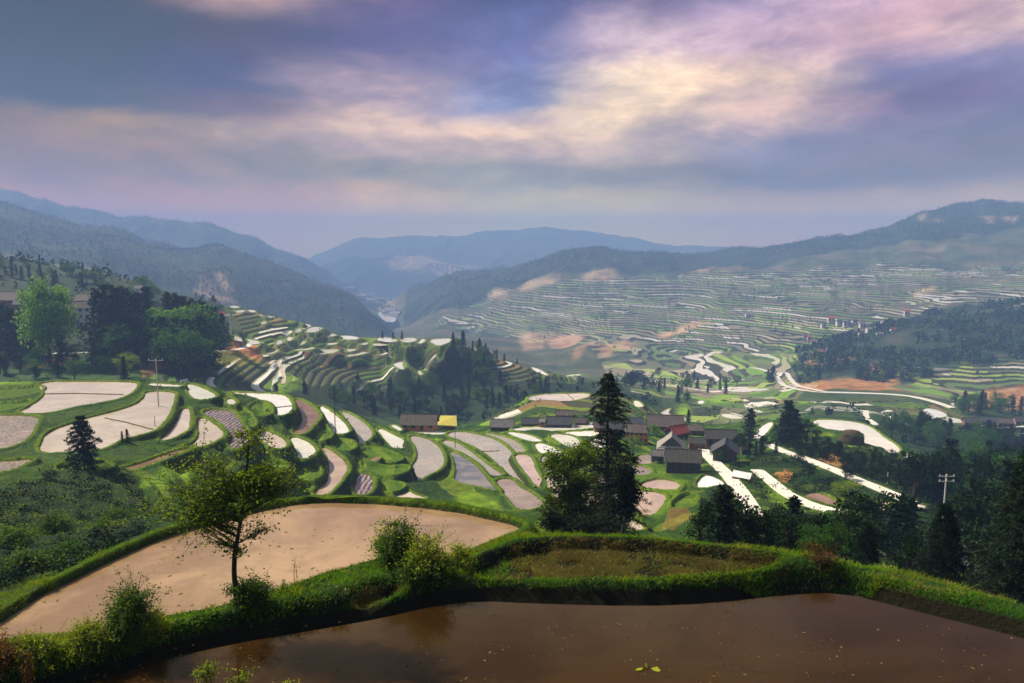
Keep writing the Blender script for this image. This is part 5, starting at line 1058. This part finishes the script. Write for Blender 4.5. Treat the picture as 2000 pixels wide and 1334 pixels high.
for o in list(scene.objects):
    if o.get('label', '').startswith('dark green bush on the shady'): o['group'] = 'bushes on the shady slope'
# flowers on the small bush
fl = MB(); c = np.array([at(664+rng.normal()*12, 1158+rng.normal()*8, 11.9) for _ in range(46)])
fl.leaves(c, .035, aspect=.9); bush_ = [o for o in scene.objects if o.get('label', '').startswith('small bush of cream flowers')][0]; fo_ = fl.build('blossom', PETAL, bush_); fo_.location = -bush_.location
# ---- mound inside the white paddy on the spur
p = hit(1663, 866, 120, 260); mpp = p[1]/F; e = empty('hay_mound', p, 0, 'round dark mound with a green top rising out of the white paddy', 'mound')
mb = MB(); th = np.linspace(0, 6.283, 24, endpoint=False); rr = [(1.0, -.8), (1.02, 4), (.96, 12), (.84, 19), (.6, 24), (.25, 26), (.01, 26.5)]
v = [((math.cos(t)*k*24+fbm(np.array([t*2.0]), np.array([z_*.1]), 3)[0]*3)*mpp, math.sin(t)*k*22*mpp, z_*mpp) for k, z_ in rr for t in th]
f = [(i_*24+j_, i_*24+(j_+1) % 24, (i_+1)*24+(j_+1) % 24, (i_+1)*24+j_) for i_ in range(6) for j_ in range(24)]
mb.add(v, f).build('straw_sides', plain('old_straw', (0.022, 0.018, 0.008), (0.075, 0.05, 0.022), 1.2, .95, .1), e, smooth=True)
q_ = rng.normal(size=(1500, 3)); q_ /= np.linalg.norm(q_, axis=1)[:, None]; q_[:, 2] = np.abs(q_[:, 2])*.55+.0
q_ = q_[q_[:, 2] > 0.12]; MB().leaves(np.column_stack([q_[:, 0]*22*mpp, q_[:, 1]*20*mpp, q_[:, 2]*14*mpp+15*mpp]), .35).build('green_top', LM['olive'], e)
# ============================================================ BUILDINGS
WOOD_L = plain('pale_timber', (0.16, 0.11, 0.07), (0.28, 0.20, 0.13), 2.0, 0.8, 0.01)
def house(x0, x1, yb, ye, yr, roof, wall, label, rz=0.0, dr=0.7, nw=3, Y=None, kind='gable', y0=60, y1=500, name='timber_house', cat='house', floors=1, winmat=None, door=True, group=None, yy=None):
    xc = (x0+x1)/2; p = hit(xc, yb, y0, y1) if Y is None else onY(xc, Y, yb)
    mpp = p[1]/F; c, s = abs(math.cos(rz)), abs(math.sin(rz)); full = (x1-x0)*mpp
    L = full/(c+s*dr)*0.94; D = L*dr; hw = (yb-ye)*mpp
    if Y is not None: hw = max(hw, float(ray(xc, ye)[1])*p[1]-p[2])
    dep = math.atan2(-p[2], p[1]); hr = float(np.clip((ye-yr)*mpp-(D*c+L*s)*0.5*math.sin(dep)*0.9, 0.22*D, 0.42*D))
    e = empty(name, p, rz, label, cat, group)
    ov = 0.11*D; x2, y2 = L/2, D/2
    w_ = MB()
    b_ = [(-x2,-y2,-.8),(x2,-y2,-.8),(x2,y2,-.8),(-x2,y2,-.8),(-x2,-y2,hw),(x2,-y2,hw),(x2,y2,hw),(-x2,y2,hw),(-x2,0,hw+hr*.96),(x2,0,hw+hr*.96)]
    w_.add(b_, [(0,1,5,4),(2,3,7,6),(1,2,6,5),(3,0,4,7)]); w_.add(b_, [(4,7,8),(5,9,6)])
    w_.build('wall', wall, e)
    rf = MB(); ex = x2+ov; ey = y2+ov*1.3; dz_ = hr*ov*1.3/y2; th = 0.05*D*0.35+0.05
    if kind == 'gable':
        rf.slab([(-ex,-ey,hw-dz_),(ex,-ey,hw-dz_),(ex,0,hw+hr),(-ex,0,hw+hr)], th); rf.slab([(ex,ey,hw-dz_),(-ex,ey,hw-dz_),(-ex,0,hw+hr),(ex,0,hw+hr)], th)
    else:
        g = x2*0.62; hm = hw+hr*0.42; ym = y2*0.58; xm = x2*0.80
        rf.slab([(-ex,-ey,hw-dz_),(ex,-ey,hw-dz_),(xm,-ym,hm),(-xm,-ym,hm)], th); rf.slab([(ex,ey,hw-dz_),(-ex,ey,hw-dz_),(-xm,ym,hm),(xm,ym,hm)], th)
        rf.slab([(ex,-ey,hw-dz_),(ex,ey,hw-dz_),(xm,ym,hm),(xm,-ym,hm)], th); rf.slab([(-ex,ey,hw-dz_),(-ex,-ey,hw-dz_),(-xm,-ym,hm),(-xm,ym,hm)], th)
        rf.slab([(-xm-ov*.3,-ym,hm+.01),(xm+ov*.3,-ym,hm+.01),(xm+ov*.3,0,hw+hr),(-xm-ov*.3,0,hw+hr)], th*.8); rf.slab([(xm+ov*.3,ym,hm+.01),(-xm-ov*.3,ym,hm+.01),(-xm-ov*.3,0,hw+hr),(xm+ov*.3,0,hw+hr)], th*.8)
    ro = rf.build('roof', roof, e)
    rl = ex if kind == 'gable' else x2*0.86
    MB().tube([(-rl,0,hw+hr+.03),(-rl*.5,0,hw+hr),(rl*.5,0,hw+hr),(rl,0,hw+hr+.03)], 0.022*D+.02, 5).build('ridge_cap', roof, ro)
    fh = hw/floors
    for fl_ in range(floors):
        for k in range(nw):
            if door and fl_ == 0 and k == nw//2: continue
            xx = -x2+L*(k+.5)/nw; ww, wh = L/nw*.24, fh*.24; zc = fh*(fl_+.55)
            fr = MB().box(xx-ww-.05*fh, xx+ww+.05*fh, -y2-.03, -y2+.02, zc-wh-.05*fh, zc+wh+.05*fh).build('window', winmat or (WOOD_L if wall in (WOOD_D, WOOD_G) else wall), e)
            MB().box(xx-ww, xx+ww, -y2-.05, -y2-.032, zc-wh, zc+wh).build('pane', GLASS, fr)
        if fl_: MB().box(-x2-.04, x2+.04, -y2-.06, -y2+.01, fh*fl_-.03*fh, fh*fl_+.03*fh).build('beam', wall, e)
    if door:
        xx = -x2+L*(nw//2+.5)/nw; MB().box(xx-L/nw*.2, xx+L/nw*.2, -y2-.04, -y2+.02, 0, fh*.7).build('door', GLASS, e)
    for sx in (-1, 1): MB().box(sx*x2-.012*L-.03, sx*x2+.012*L+.03, -y2-.07, -y2+.03, -.8, hw).build('post', wall, e)
    return e
house(782,856,837,822,800,RF['brown'],WOOD_O,'long orange timber barn with a weathered grey roof beside the yellow roofed shed',R(-4),.5,4,name='timber_barn',cat='barn',y0=150,y1=240)
# open shed under a yellow sheet
p = hit(874, 837, 150, 240); mpp = p[1]/F; e = empty('open_shed', p, R(-4), 'open shed with a bright yellow sheet roof beside the long barn', 'shed')
k = mpp; MB().slab([(-19*k,-14*k,13*k),(21*k,-13*k,11*k),(17*k,8*k,27*k),(-15*k,8*k,27*k)], .12).build('sheet_roof', TARP, e)
for xx, yy_ in ((-16,-10),(0,-10),(16,-10),(-13,7),(14,7)): MB().tube([(xx*k,yy_*k,-.3),(xx*k,yy_*k,(12 if yy_ < 0 else 25)*k)], .1, 6).build('post', WOOD_D, e)
wp = MB()
for i_ in range(16): xx = -15+i_*2.0; wp.box((xx-.8)*k, (xx+.8)*k, 0, 2*k, 0, (5+4*rng.random())*k)
wp.build('stacked_wood', WOOD_B, e)
house(1262,1336,842,824,801,RF['brown'],WOOD_B,'long low house with a brown roof at the back of the village',R(-8),.55,5)
house(1190,1224,850,834,816,RF['slate'],WOOD_D,'small slate roofed house left of the orange timber house',R(5),.7,2)
house(1218,1270,864,838,814,RF['brown'],WOOD_O,'orange timber house with windows in two rows and a dark tiled roof',R(-14),.6,5,floors=2,kind='hip')
house(1297,1346,856,840,818,RF['red'],WOOD_D,'house with a bright red roof in the middle of the village',R(32),.7,2)
house(1282,1340,888,866,838,RF['pale'],WOOD_G,'pale grey hip roofed house whose gable faces the viewer, in front of the red roof',R(78),.9,2,kind='hip')
house(1343,1378,876,862,847,RF['dark'],WOOD_B,'low dark house between the pale hip roof and the gable fronted house',R(-6),.6,3)
house(1296,1370,924,892,867,RF['dark'],WOOD_D,'big dark timber house with three floors at the front edge of the village',R(-9),.6,5,floors=3)
house(1270,1298,898,886,869,RF['grey'],WOOD_G,'small grey outbuilding left of the big dark house',R(-12),.8,2)
house(1374,1440,874,850,834,RF['dark'],WOOD_B,'wide brown walled house behind the gable fronted house',R(-5),.5,4)
house(1385,1446,900,874,851,RF['slate'],WOOD_D,'gable fronted slate roofed house at the right of the village',R(72),.9,2)
house(1018,1052,832,824,812,RF['slate'],WOOD_D,'slate roofed cottage left of the brick hut at the foot of the knoll',0,.6,2)
house(1066,1118,833,823,810,RF['slate'],WOOD_D,'long slate roofed house right of the brick hut at the foot of the knoll',R(-2),.5,3)
house(1053,1065,832,822,817,RF['pale'],BRICK,'small brick hut between two slate roofed houses',0,.8,1,name='brick_hut',cat='hut',door=False)
house(1086,1118,813,808,800,RF['brown'],WOOD_B,'brown roofed house up on the knoll slope behind the slate roofs',0,.6,2)
house(957,1004,838,828,814,RF['grey'],WOOD_G,'grey roofed low house at the left foot of the knoll',R(-5),.6,3)
house(1122,1150,831,823,814,RF['brown'],WOOD_B,'small brown roofed house right of the long slate roofed one',0,.6,2)
house(1337,1374,848,837,827,RF['brown'],WOOD_B,'brown roofed house just right of the bright red roof',R(-10),.6,3)
house(1222,1256,832,822,811,RF['slate'],WOOD_D,'slate roofed house peeping out above the orange timber house',R(-4),.6,3)
house(1158,1192,842,832,821,RF['brown'],WOOD_B,'brown roofed house half hidden behind the tall central conifer',R(3),.6,3)
house(1444,1462,886,875,866,RF['dark'],WOOD_D,'small dark hut at the right edge of the village',R(8),.8,1)
house(1312,1340,902,892,882,RF['brown'],WOOD_B,'small brown roofed lean-to beside the big dark house',R(-9),.6,2) if False else None
house(1430,1470,938,928,914,WHITEP,BRICK,'low shed with a white sheet roof and red sides beside the village road',R(-38),.5,2,name='shed',cat='shed')
for x0, x1, yb, ye, yr, rf_, wl, lb in [(1880,1912,833,822,810,'dark','b','leftmost house of the right hamlet, with a dark roof'),(1914,1944,831,820,808,'slate','d','second house from the left in the right hamlet'),(1945,1976,834,823,811,'brown','b','third house from the left in the right hamlet, with a brown roof'),(1979,2012,831,820,808,'dark','r','rightmost house of the right hamlet, cut by the photo edge')]:
    house(x0,x1,yb,ye,yr,RF[rf_],{'b':WOOD_B,'d':WOOD_D,'r':BRICK}[wl],lb,R(-12),.6,3,y0=240,y1=460)
house(141,184,640,600,580,RF['brown'],PLASTER,'pale three floored house with dark windows between the trees of the left hamlet',R(16),.7,3,Y=320,floors=3)
house(-4,50,610,582,564,RF['brown'],WOOD_B,'brown roofed house at the left edge of the left hamlet',R(-6),.6,4,Y=330)
house(30,62,606,592,580,RF['grey'],WOOD_B,'smaller house right of the brown roofed one at the left edge',R(10),.6,2,Y=322)
house(152,196,600,584,570,RF['brown'],WOOD_B,'brown roofed house behind the pale three floored one',R(-5),.6,3,Y=345)
house(266,281,586,562,556,RF['grey'],PLASTER,'narrow white house above the conifers of the left wood',0,.8,1,Y=352)
house(424,440,628,613,602,RF['red'],WOOD_O,'small orange house at the right end of the left wood',R(10),.8,2,Y=352)
house(440,450,628,616,611,RF['pale'],PLASTER,'small white house touching the small orange one',0,.8,1,Y=350)
# far hamlet on the right slope
for i_, (x0, x1, yb, ye, yr, rm, lb) in enumerate([(1576,1586,668,659,655,'red','tiny pale house farthest left and lowest in the far hamlet'),(1602,1612,642,634,630,'grey','tiny white house at the upper left of the far hamlet'),(1616,1630,632,622,617,'red','two floored white house at the top left of the far hamlet'),(1632,1644,638,630,626,'slate','tiny slate roofed house right of the two floored one'),(1646,1660,640,632,627,'slate','tiny slate roofed house left of the centre of the far hamlet'),
  (1662,1674,634,627,623,'slate','dark roofed house in the middle of the far hamlet'),(1678,1690,642,635,631,'grey','grey roofed house just right of the middle of the far hamlet'),(1690,1704,650,643,639,'pale','pale roofed house at the lower middle of the far hamlet'),(1706,1718,644,636,632,'brown','brown roofed house in the right half of the far hamlet'),(1720,1736,638,629,625,'pale','white house at the upper right of the far hamlet'),(1738,1750,650,643,639,'red','tiny red roofed house at the lower right of the far hamlet'),(1765,1776,618,608,604,'red','lone white house above the far hamlet at right'),(1676,1688,658,652,648,'slate','slate roofed house lowest in the far hamlet'),(1583,1592,675,668,664,'red','tiny brick house below the far hamlet, lower of two on the left'),(1710,1724,660,653,649,'grey','grey roofed house at the lower right edge of the far hamlet'),(1455,1466,622,616,613,'pale','tiny pale shed beside the orange cutting on the right slope'),(1568,1578,660,654,650,'grey','tiny grey house left of the far hamlet')]):
    house(x0,x1,yb,ye,yr,RF[rm],PLASTER,lb,R(rng.uniform(-15,15)),.7,2,y0=700,y1=1300,door=False)
# town on the valley floor: one small house, copied
hp = None; n_ = 0
while n_ < 46:
    t = rng.random(); x = 672+t*102+rng.normal()*5; y = 552+t*68+rng.normal()*5
    p = hit(x, y, 1400, 3000)
    if hp is None:
        mb = MB(); mb.box(-.5,.5,-.4,.4,-.2,.6); m1 = mb.mesh('wall', PLASTER); rf = MB(); rf.slab([(-.56,-.48,.58),(.56,-.48,.58),(.56,0,.85),(-.56,0,.85)],.04); rf.slab([(.56,.48,.58),(-.56,.48,.58),(-.56,0,.85),(.56,0,.85)],.04)
        m2 = rf.mesh('roof', RF['pale']); m3 = rf.mesh('roof', RF['slate']); hp = 1
    sc_ = rng.uniform(10, 20); e = empty('town_house', p, rng.uniform(-.6, .6), 'tiny pale house of the far town on the valley floor', 'house', 'houses of the far town', (sc_*rng.uniform(1, 1.8), sc_, sc_*rng.uniform(.7, 1.3)))
    link(bpy.data.objects.new('wall', m1), e); link(bpy.data.objects.new('roof', m2 if rng.random() < .6 else m3), e); n_ += 1
# viaduct far up the valley
pa, pb_ = at(842, 511, 3350), at(934, 523, 3150); e = empty('viaduct', pa, 0, 'pale road viaduct on tall piers far up the valley', 'bridge'); dv = pb_-pa
tq = [dv*t+np.array((0, 0, 0)) for t in np.linspace(-.1, 1.15, 12)]
dk = MB(); nn = np.array((-dv[1], dv[0], 0)); nn /= np.linalg.norm(nn)
for i_ in range(11): a_, b_ = tq[i_], tq[i_+1]; dk.slab([a_-nn*6, b_-nn*6, b_+nn*6, a_+nn*6], 5.0)
dk.build('deck', CONC, e)
for i_ in range(1, 11):
    q = pa+tq[i_]; g_ = ground(q[0], q[1]); c_ = tq[i_]
    MB().box(c_[0]-3, c_[0]+3, c_[1]-3, c_[1]+3, min(g_-q[2]+c_[2]-5, c_[2]-45), c_[2]-4.99).build('pier', CONC, e)
# ============================================================ POLES
def pole(x, yt, yb, label, Y=None, rad=.10, arms=0, y0=60, y1=300, name='utility_pole', mat_=CONC, cat='pole'):
    p = hit(x, yb, y0, y1) if Y is None else onY(x, Y, yb); h = float(ray(x, yt)[1])*p[1]-p[2]; e = empty(name, p, 0, label, cat)
    MB().tube([(0,0,-.5),(0,0,h*.5),(0,0,h)], [rad, rad*.85, rad*.7], 8).build('shaft', mat_, e)
    for a_ in range(arms):
        z = h-.04*h-.10*h*a_; w_ = .16*h*(1-.0*a_)
        ar = MB().box(-w_, w_, -rad*1.3, -rad*.75, z-.05, z+.05).build('crossarm', mat_, e)
        for sx in (-1, 0, 1): MB().tube([(sx*w_*.85, -rad, z+.05), (sx*w_*.85, -rad, z+.05+.03*h)], .05+.1*rad, 6).build('insulator', WHITEP, ar)
    return e
pole(310,700,797,'tall concrete pole standing in the large left paddy',rad=.11,arms=1)
pole(303,812,836,'short thin pole near the divider of the large left paddy',rad=.05,mat_=WOOD_D)
pole(655,757,848,'tall dark pole in the white paddy at the centre left',rad=.09,arms=0,mat_=WOOD_D)
pole(889,842,878,'slim pole between the grey seedling paddies',rad=.07,mat_=WOOD_D)
pole(1108,808,833,'slim pole in front of the knoll houses',rad=.08)
pole(1374,819,848,'slim pole behind the village houses',rad=.08,mat_=WOOD_D)
pole(418,636,662,'pale pole at the right end of the left wood',Y=320,rad=.16,arms=1)
pole(963,655,690,'thin pole on the slope beyond the ridge',Y=408,rad=.09) if False else None
pole(1733,922,945,'pale pole on the bank above the lower right road',rad=.10,arms=0,y0=90,y1=260)
pole(1844,926,990,'leaning concrete pole with two crossarms among the dark trees on the right',Y=95,rad=.14,arms=2)
pole(912,1060,1092,'thin bare stick on the bund left of the fallow field',Y=14.5,rad=.006,mat_=WOOD_B,name='stick',cat='stick') if False else None
pole(942,1322,1345,'thin stick poking out of the brown pond at the bottom edge',Y=8.95,rad=.008,mat_=WOOD_B,name='stick',cat='stick')
# reeds and tall stalks
def reeds(x, yt, yb, Y, n, label, lm='straw', spread=12):
    p = onY(x, Y, yb); mpp = Y/F; e = MB(); h = float(ray(x, yt)[1])*Y-p[2]
    for i_ in range(n):
        bx = rng.normal()*spread*mpp*.4; tx = bx+rng.normal()*spread*mpp*.5; hh = h*rng.uniform(.6, 1)
        e.tube([(bx, rng.normal()*.03, -.05), ((bx+tx)/2-.01, 0, hh*.55), (tx, rng.normal()*.04, hh)], [.006, .004, .0015], 4)
        c = np.array([(bx+(tx-bx)*u_+rng.normal()*.01, rng.normal()*.02, hh*u_) for u_ in rng.uniform(.35, 1, 9)]); e.leaves(c, .05, aspect=.25)
    o = e.build('grass_stalks', LM[lm]); o.location = p; tag(o, label, 'grass stalks')
reeds(582,1088,1165,12.2,3,'single tall bent stalk right of the young tree',spread=6); reeds(552,1128,1172,11.9,9,'clump of upright stalks right of the young tree','grass')
reeds(630,1120,1148,12.6,10,'clump of tall grass on the shore of the big pond','grass'); reeds(1600,1052,1100,13.2,16,'russet stalks sticking up from the dry clump where the bunds meet','red',spread=34); reeds(50,1230,1290,9.3,10,'reddish upright stalks in the lower left bushes','red')
reeds(1262,935,945,11.5,3,'x') if False else None
# floating leaf
p = at(1265, 1307, 1.0); s_ = -6.0/p[2]; p = p*s_; fl = MB(); fl.leaves([(0,0,.012),(.05,.01,.012),(-.06,.02,.012),(.02,-.02,.015)], .13, flat=.97, aspect=.6); o = fl.build('floating_leaf', LM['yellow']); o.location = p; tag(o, 'yellow green leaf floating on the brown pond', 'leaf')
# bits of straw and leaf drifting on the brown pond
def drift(n, x0, x1, y0, y1, z, size, lm, name):
    c = []
    while len(c) < n:
        x, y = rng.uniform(x0, x1), rng.uniform(y0, y1)
        a_, s_ = ray(x, y); Y_ = z/s_
        if fbm(np.array([x/90.0]), np.array([y/30.0]), 3, 71)[0] > rng.normal(.05, .15): c.append((a_*Y_, Y_, z+.006))
    mb = MB(); mb.leaves(np.array(c), size, flat=.985, aspect=.35); return tag(mb.build(name, lm), kind='stuff')
drift(420, -100, 2100, 1215, 1340, -6.0, .045, LM['straw'], 'floating_straw'); drift(160, -50, 1000, 1010, 1190, -9.1, .12, LM['straw'], 'floating_straw')
# ============================================================ GRASS, UNDERGROWTH AND WOODS (nobody could count these)
cellA = np.gradient(YG, axis=0)*(np.gradient(AX, axis=1)*YG)
slope_ = np.minimum(np.hypot(np.gradient(H, axis=0)/np.gradient(YG, axis=0), np.gradient(H, axis=1)/(np.gradient(AX, axis=1)*YG)), 5); cellA = cellA*np.sqrt(1+slope_**2)
PX, PY = unproj(XG, YG, H)
onscreen = (PX > -160) & (PX < 2160) & (PY > 300) & (PY < 1500)
s_line = H/YG; vis = s_line >= np.maximum.accumulate(s_line, axis=0)-np.interp(YG, [5, 30, 100, 500, 3000], [.03, .03, .02, .012, .004])
def pick(wt, n):
    wf = (wt*cellA*onscreen*vis).ravel().astype(np.float64); c = np.cumsum(wf); k_ = np.searchsorted(c, rng.random(n)*c[-1]); i_, j_ = np.unravel_index(np.minimum(k_, wf.size-1), wt.shape)
    fi, fj = rng.random(n), rng.random(n); i_ = np.minimum(i_, NY-2); j_ = np.minimum(j_, NA-2)
    y = YG[i_, 0]*(1-fi)+YG[i_+1, 0]*fi; a_ = aa[j_]*(1-fj)+aa[j_+1]*fj
    z = (H[i_, j_]*(1-fj)+H[i_, j_+1]*fj)*(1-fi)+(H[i_+1, j_]*(1-fj)+H[i_+1, j_+1]*fj)*fi
    return np.column_stack([a_*y, y, z])
def blades(P_, hmin, hmax, wid, lean=.5):
    n = len(P_); h = rng.uniform(hmin, hmax, n)[:, None]; th = rng.uniform(0, 6.283, n); d_ = np.column_stack([np.cos(th), np.sin(th), np.zeros(n)]); ln = np.column_stack([rng.normal(0, lean, n), rng.normal(0, lean, n), np.ones(n)])
    ln /= np.linalg.norm(ln, axis=1)[:, None]; w2 = (wid*rng.uniform(.6, 1.4, n))[:, None]
    m_ = P_+ln*h*.55; tip = P_+ln*h*1.0+np.column_stack([ln[:, 0], ln[:, 1], -np.abs(rng.normal(0, .3, n))])*h*.35
    v = np.stack([P_-d_*w2, P_+d_*w2, m_+d_*w2*.8, tip, m_-d_*w2*.8], 1).reshape(-1, 3)
    return v, np.arange(n)[:, None]*5+np.arange(5)[None, :]
under = (H < -5.975) & (YG < 12.5) & (H > -6.6)
wn = ((YG < 26) & (M_wet < .1) & ~under).astype(float)*(1-.85*M_dry)*np.clip(1.3-YG/26, .3, 1)
patch = fbm(XG/.5, YG/.5, 3, 91); wn = wn*np.clip(.72+patch*1.7, .04, 1.8)
P_ = pick(wn, 360000); P_[:, 2] -= .01; mb = MB(); v, f = blades(P_, .03, .10+0*P_[0, 0], .0045); mb.add(v, f, np.clip(.5+.55*fbm(P_[:, 0]/.35, P_[:, 1]/.35, 3, 5)+rng.normal(0, .18, len(P_)), 0, 1)); tag(mb.build('grass', LM['grass']), kind='stuff')
wd_ = ((YG < 22) & (M_dry > .4)).astype(float)*np.clip(.4+fbm(XG/.35, YG/.35, 3, 17)*1.6, .02, 1.5)
P_ = pick(wd_, 60000); mb = MB(); v, f = blades(P_, .04, .12, .006, .9); mb.add(v, f, rng.random(len(P_))); tag(mb.build('stubble', LM['straw']), kind='stuff')
P_ = pick(wd_, 14000); mb = MB(); v, f = blades(P_, .04, .10, .006, .7); mb.add(v, f, rng.random(len(P_))); tag(mb.build('grass', LM['grass']), kind='stuff')
P_ = pick(wn*np.clip(fbm(XG/.9, YG/.9, 3, 55)*2.2, 0, 1), 26000); mb = MB(); v, f = blades(P_, .06, .16, .0045, .7); mb.add(v, f, rng.random(len(P_))); tag(mb.build('dry_grass', LM['straw']), kind='stuff')
P_ = pick(wn*np.clip(fbm(XG/.6, YG/.6, 3, 56)*2.2, 0, 1), 50000); mb = MB(); v, f = blades(P_, .08, .19, .005, .45); mb.add(v, f, rng.random(len(P_))); tag(mb.build('tall_grass', LM['bund']), kind='stuff')
# broad leaved weeds on the near bank
P_ = pick(((YG < 15) & (M_wet < .1) & ~under & (M_dry < .1)).astype(float)*np.clip(fbm(XG/.7, YG/.7, 3, 33)*2, 0, 1), 16000); P_[:, 2] += .05; mb = MB(); mb.leaves(P_, .045, flat=.5, aspect=.7); tag(mb.build('weeds', LM['shrub']), kind='stuff')
# rough grass on the bunds and banks of the terraces
wb_ = ((YG > 40) & (YG < 230) & (M_wet < .1)).astype(float)*(.30+M_bund*1.6)/YG
P_ = pick(wb_, 190000); mb = MB(); v, f = blades(P_, .08, .22, .04, .8); mb.add(v, f, np.clip(.45+.7*fbm(P_[:, 0]/2.2, P_[:, 1]/2.2, 3, 6)+rng.normal(0, .15, len(P_)), 0, 1)); tag(mb.build('grass', LM['bund']), kind='stuff')
# undergrowth: leafy clumps on slopes
def clumps(P_, per, rad, size, lm, name, flat=.3):
    n = len(P_); R_ = rng.uniform(.5, 1.3, (n, 1, 1))*np.asarray(rad).reshape(-1, 1, 1); g_ = rng.normal(size=(n, per, 3)); g_ /= np.linalg.norm(g_, axis=2)[:, :, None]; g_ *= rng.random((n, per, 1))**.4*R_; g_[:, :, 2] = np.abs(g_[:, :, 2])*.9
    C_ = (P_[:, None, :]+g_).reshape(-1, 3); sz = np.repeat(np.broadcast_to(np.asarray(size, float), (n,)), per); r_ = np.clip(np.repeat(rng.random(n), per)*.6+rng.random(n*per)*.4, 0, 1)
    mb = MB(); mb.leaves(C_, sz, flat=flat, aspect=.7, r=r_); return tag(mb.build(name, lm), kind='stuff')
wu = ((YG > 22) & (YG < 240) & (M_for > .1) & (M_wet < .1)).astype(float)*M_for**2.5*np.clip(.5+fbm(XG/9, YG/9, 3, 8)*1.8, .05, 1.5)/YG
P_ = pick(wu, 2400); clumps(P_[:1200], 40, .35+P_[:1200, 1]*.006, .08+P_[:1200, 1]*.0017, LM['dark'], 'undergrowth'); clumps(P_[1900:], 30, .3+P_[1900:, 1]*.005, .08+P_[1900:, 1]*.0016, LM['dark'], 'undergrowth')  # dark leaves carry the gully's shade in their colour
wu = ((YG > 60) & (YG < 420) & (M_wet < .1) & (M_bund < .3) & (M_for < .1)).astype(float)*(fbm(XG/14, YG/14, 3, 9) > .18)/YG
P_ = pick(wu, 1300); clumps(P_, 22, .3+P_[:, 1]*.003, .12+P_[:, 1]*.0016, LM['broad'], 'undergrowth')
# woods far away
def wood(P_, h, per, lm, name='woodland'):
    n = len(P_); hh = (np.asarray(h)*rng.uniform(.6, 1.25, n))[:, None]; u_ = rng.random((n, per)); rad = hh*.30*(1-u_*.75); th = rng.uniform(0, 6.283, (n, per))
    C_ = np.stack([P_[:, 0:1]+np.cos(th)*rad*.8, P_[:, 1:2]+np.sin(th)*rad*.8, P_[:, 2:3]+hh*u_*.9], -1).reshape(-1, 3)
    mb = MB(); mb.leaves(C_, np.repeat((hh*.30)[:, 0], per), flat=.1, aspect=.8, r=np.clip(np.repeat(rng.random(n), per)*.7+rng.random(n*per)*.3, 0, 1)); return tag(mb.build(name, lm), kind='stuff')
wm = ((YG > 260) & (YG < 560) & (M_for > .1)).astype(float)/YG; P_ = pick(wm*M_for, 330); wood(P_, 4+0*P_[:, 1], 26, LM['conifer'])
wm = ((YG > 500) & (YG < 880) & (M_for > .1)).astype(float)*np.clip(.6+fbm(XG/40, YG/40, 3, 19)*2, .1, 1.5); P_ = pick(wm*(fbm(XG/26, YG/26, 3, 29) > -.03), 3400); wood(P_[:1500], 7.5, 18, LM['conifer']); wood(P_[1500:2700], 6.0, 18, LM['broad']); wood(P_[2700:], 5.0, 16, LM['olive'])
wm = ((YG > 880) & (YG < 2000) & (M_for > .1)).astype(float)*np.clip(.6+fbm(XG/90, YG/90, 3, 18)*2, .1, 1.5); P_ = pick(wm, 15000); wood(P_, 6.0, 7, LM['conifer'])
wm = ((YG > 2000) & (YG < 3700) & (M_for > .1)).astype(float); P_ = pick(wm, 6000); wood(P_, 8.0, 5, LM['conifer'])
wm = ((YG > 520) & (YG < 1400) & (M_terr > .1)).astype(float)*(fbm(XG/60, YG/60, 4, 28) > .2); P_ = pick(wm, 1100); wood(P_, 4.5, 14, LM['broad'])
# single small field trees standing about on the far terraces are part of that mass

# ============================================================ LABEL SPLIT: repeats are told apart by their place along the row
ORD = ['leftmost', 'second from the left', 'third from the left', 'fourth from the left', 'fifth from the left', 'sixth from the left', 'seventh from the left', 'eighth from the left', 'ninth from the left', 'tenth from the left', 'eleventh from the left', 'twelfth from the left']
bpy.context.view_layer.update(); byl = {}
for o in scene.objects:
    if o.parent is None and o.get('label') and o.get('group'): byl.setdefault((o['group'], o['label']), []).append(o)
for (g_, l_), os_ in byl.items():
    if len(os_) < 2 or 'town' in g_: continue
    os_.sort(key=lambda o: o.location.x/o.location.y); n = len(os_)
    if n <= 12:
        for k, o in enumerate(os_): o['label'] = l_+', '+ORD[k] if k < n-1 or n < 3 else l_+', rightmost'
    else:
        nb_ = max(5, -(-n//6)); parts = ['at the left end', 'far to the left', 'left of the middle', 'just left of the middle', 'in the middle', 'just right of the middle', 'right of the middle', 'far to the right', 'at the right end']
        sel = [0, 2, 4, 6, 8] if n <= 25 else list(range(9)); short = ['front', 'back']
        for k in range(len(sel)):
            grp = [o for q_, o in enumerate(os_) if min(len(sel)-1, q_*len(sel)//n) == k]; ys_ = sorted(o.location.y for o in grp); med = ys_[len(ys_)//2]
            for o in grp:
                t_ = l_+', '+parts[sel[k]]; t2 = t_+(' behind' if o.location.y >= med else ' in front') if len(grp) > 1 else t_
                o['label'] = t2 if len(t2.split()) <= 16 else t_

for o in scene.objects:
    if o.get('label') and not 4 <= len(o['label'].split()) <= 16: print('LABEL', len(o['label'].split()), o['label'])
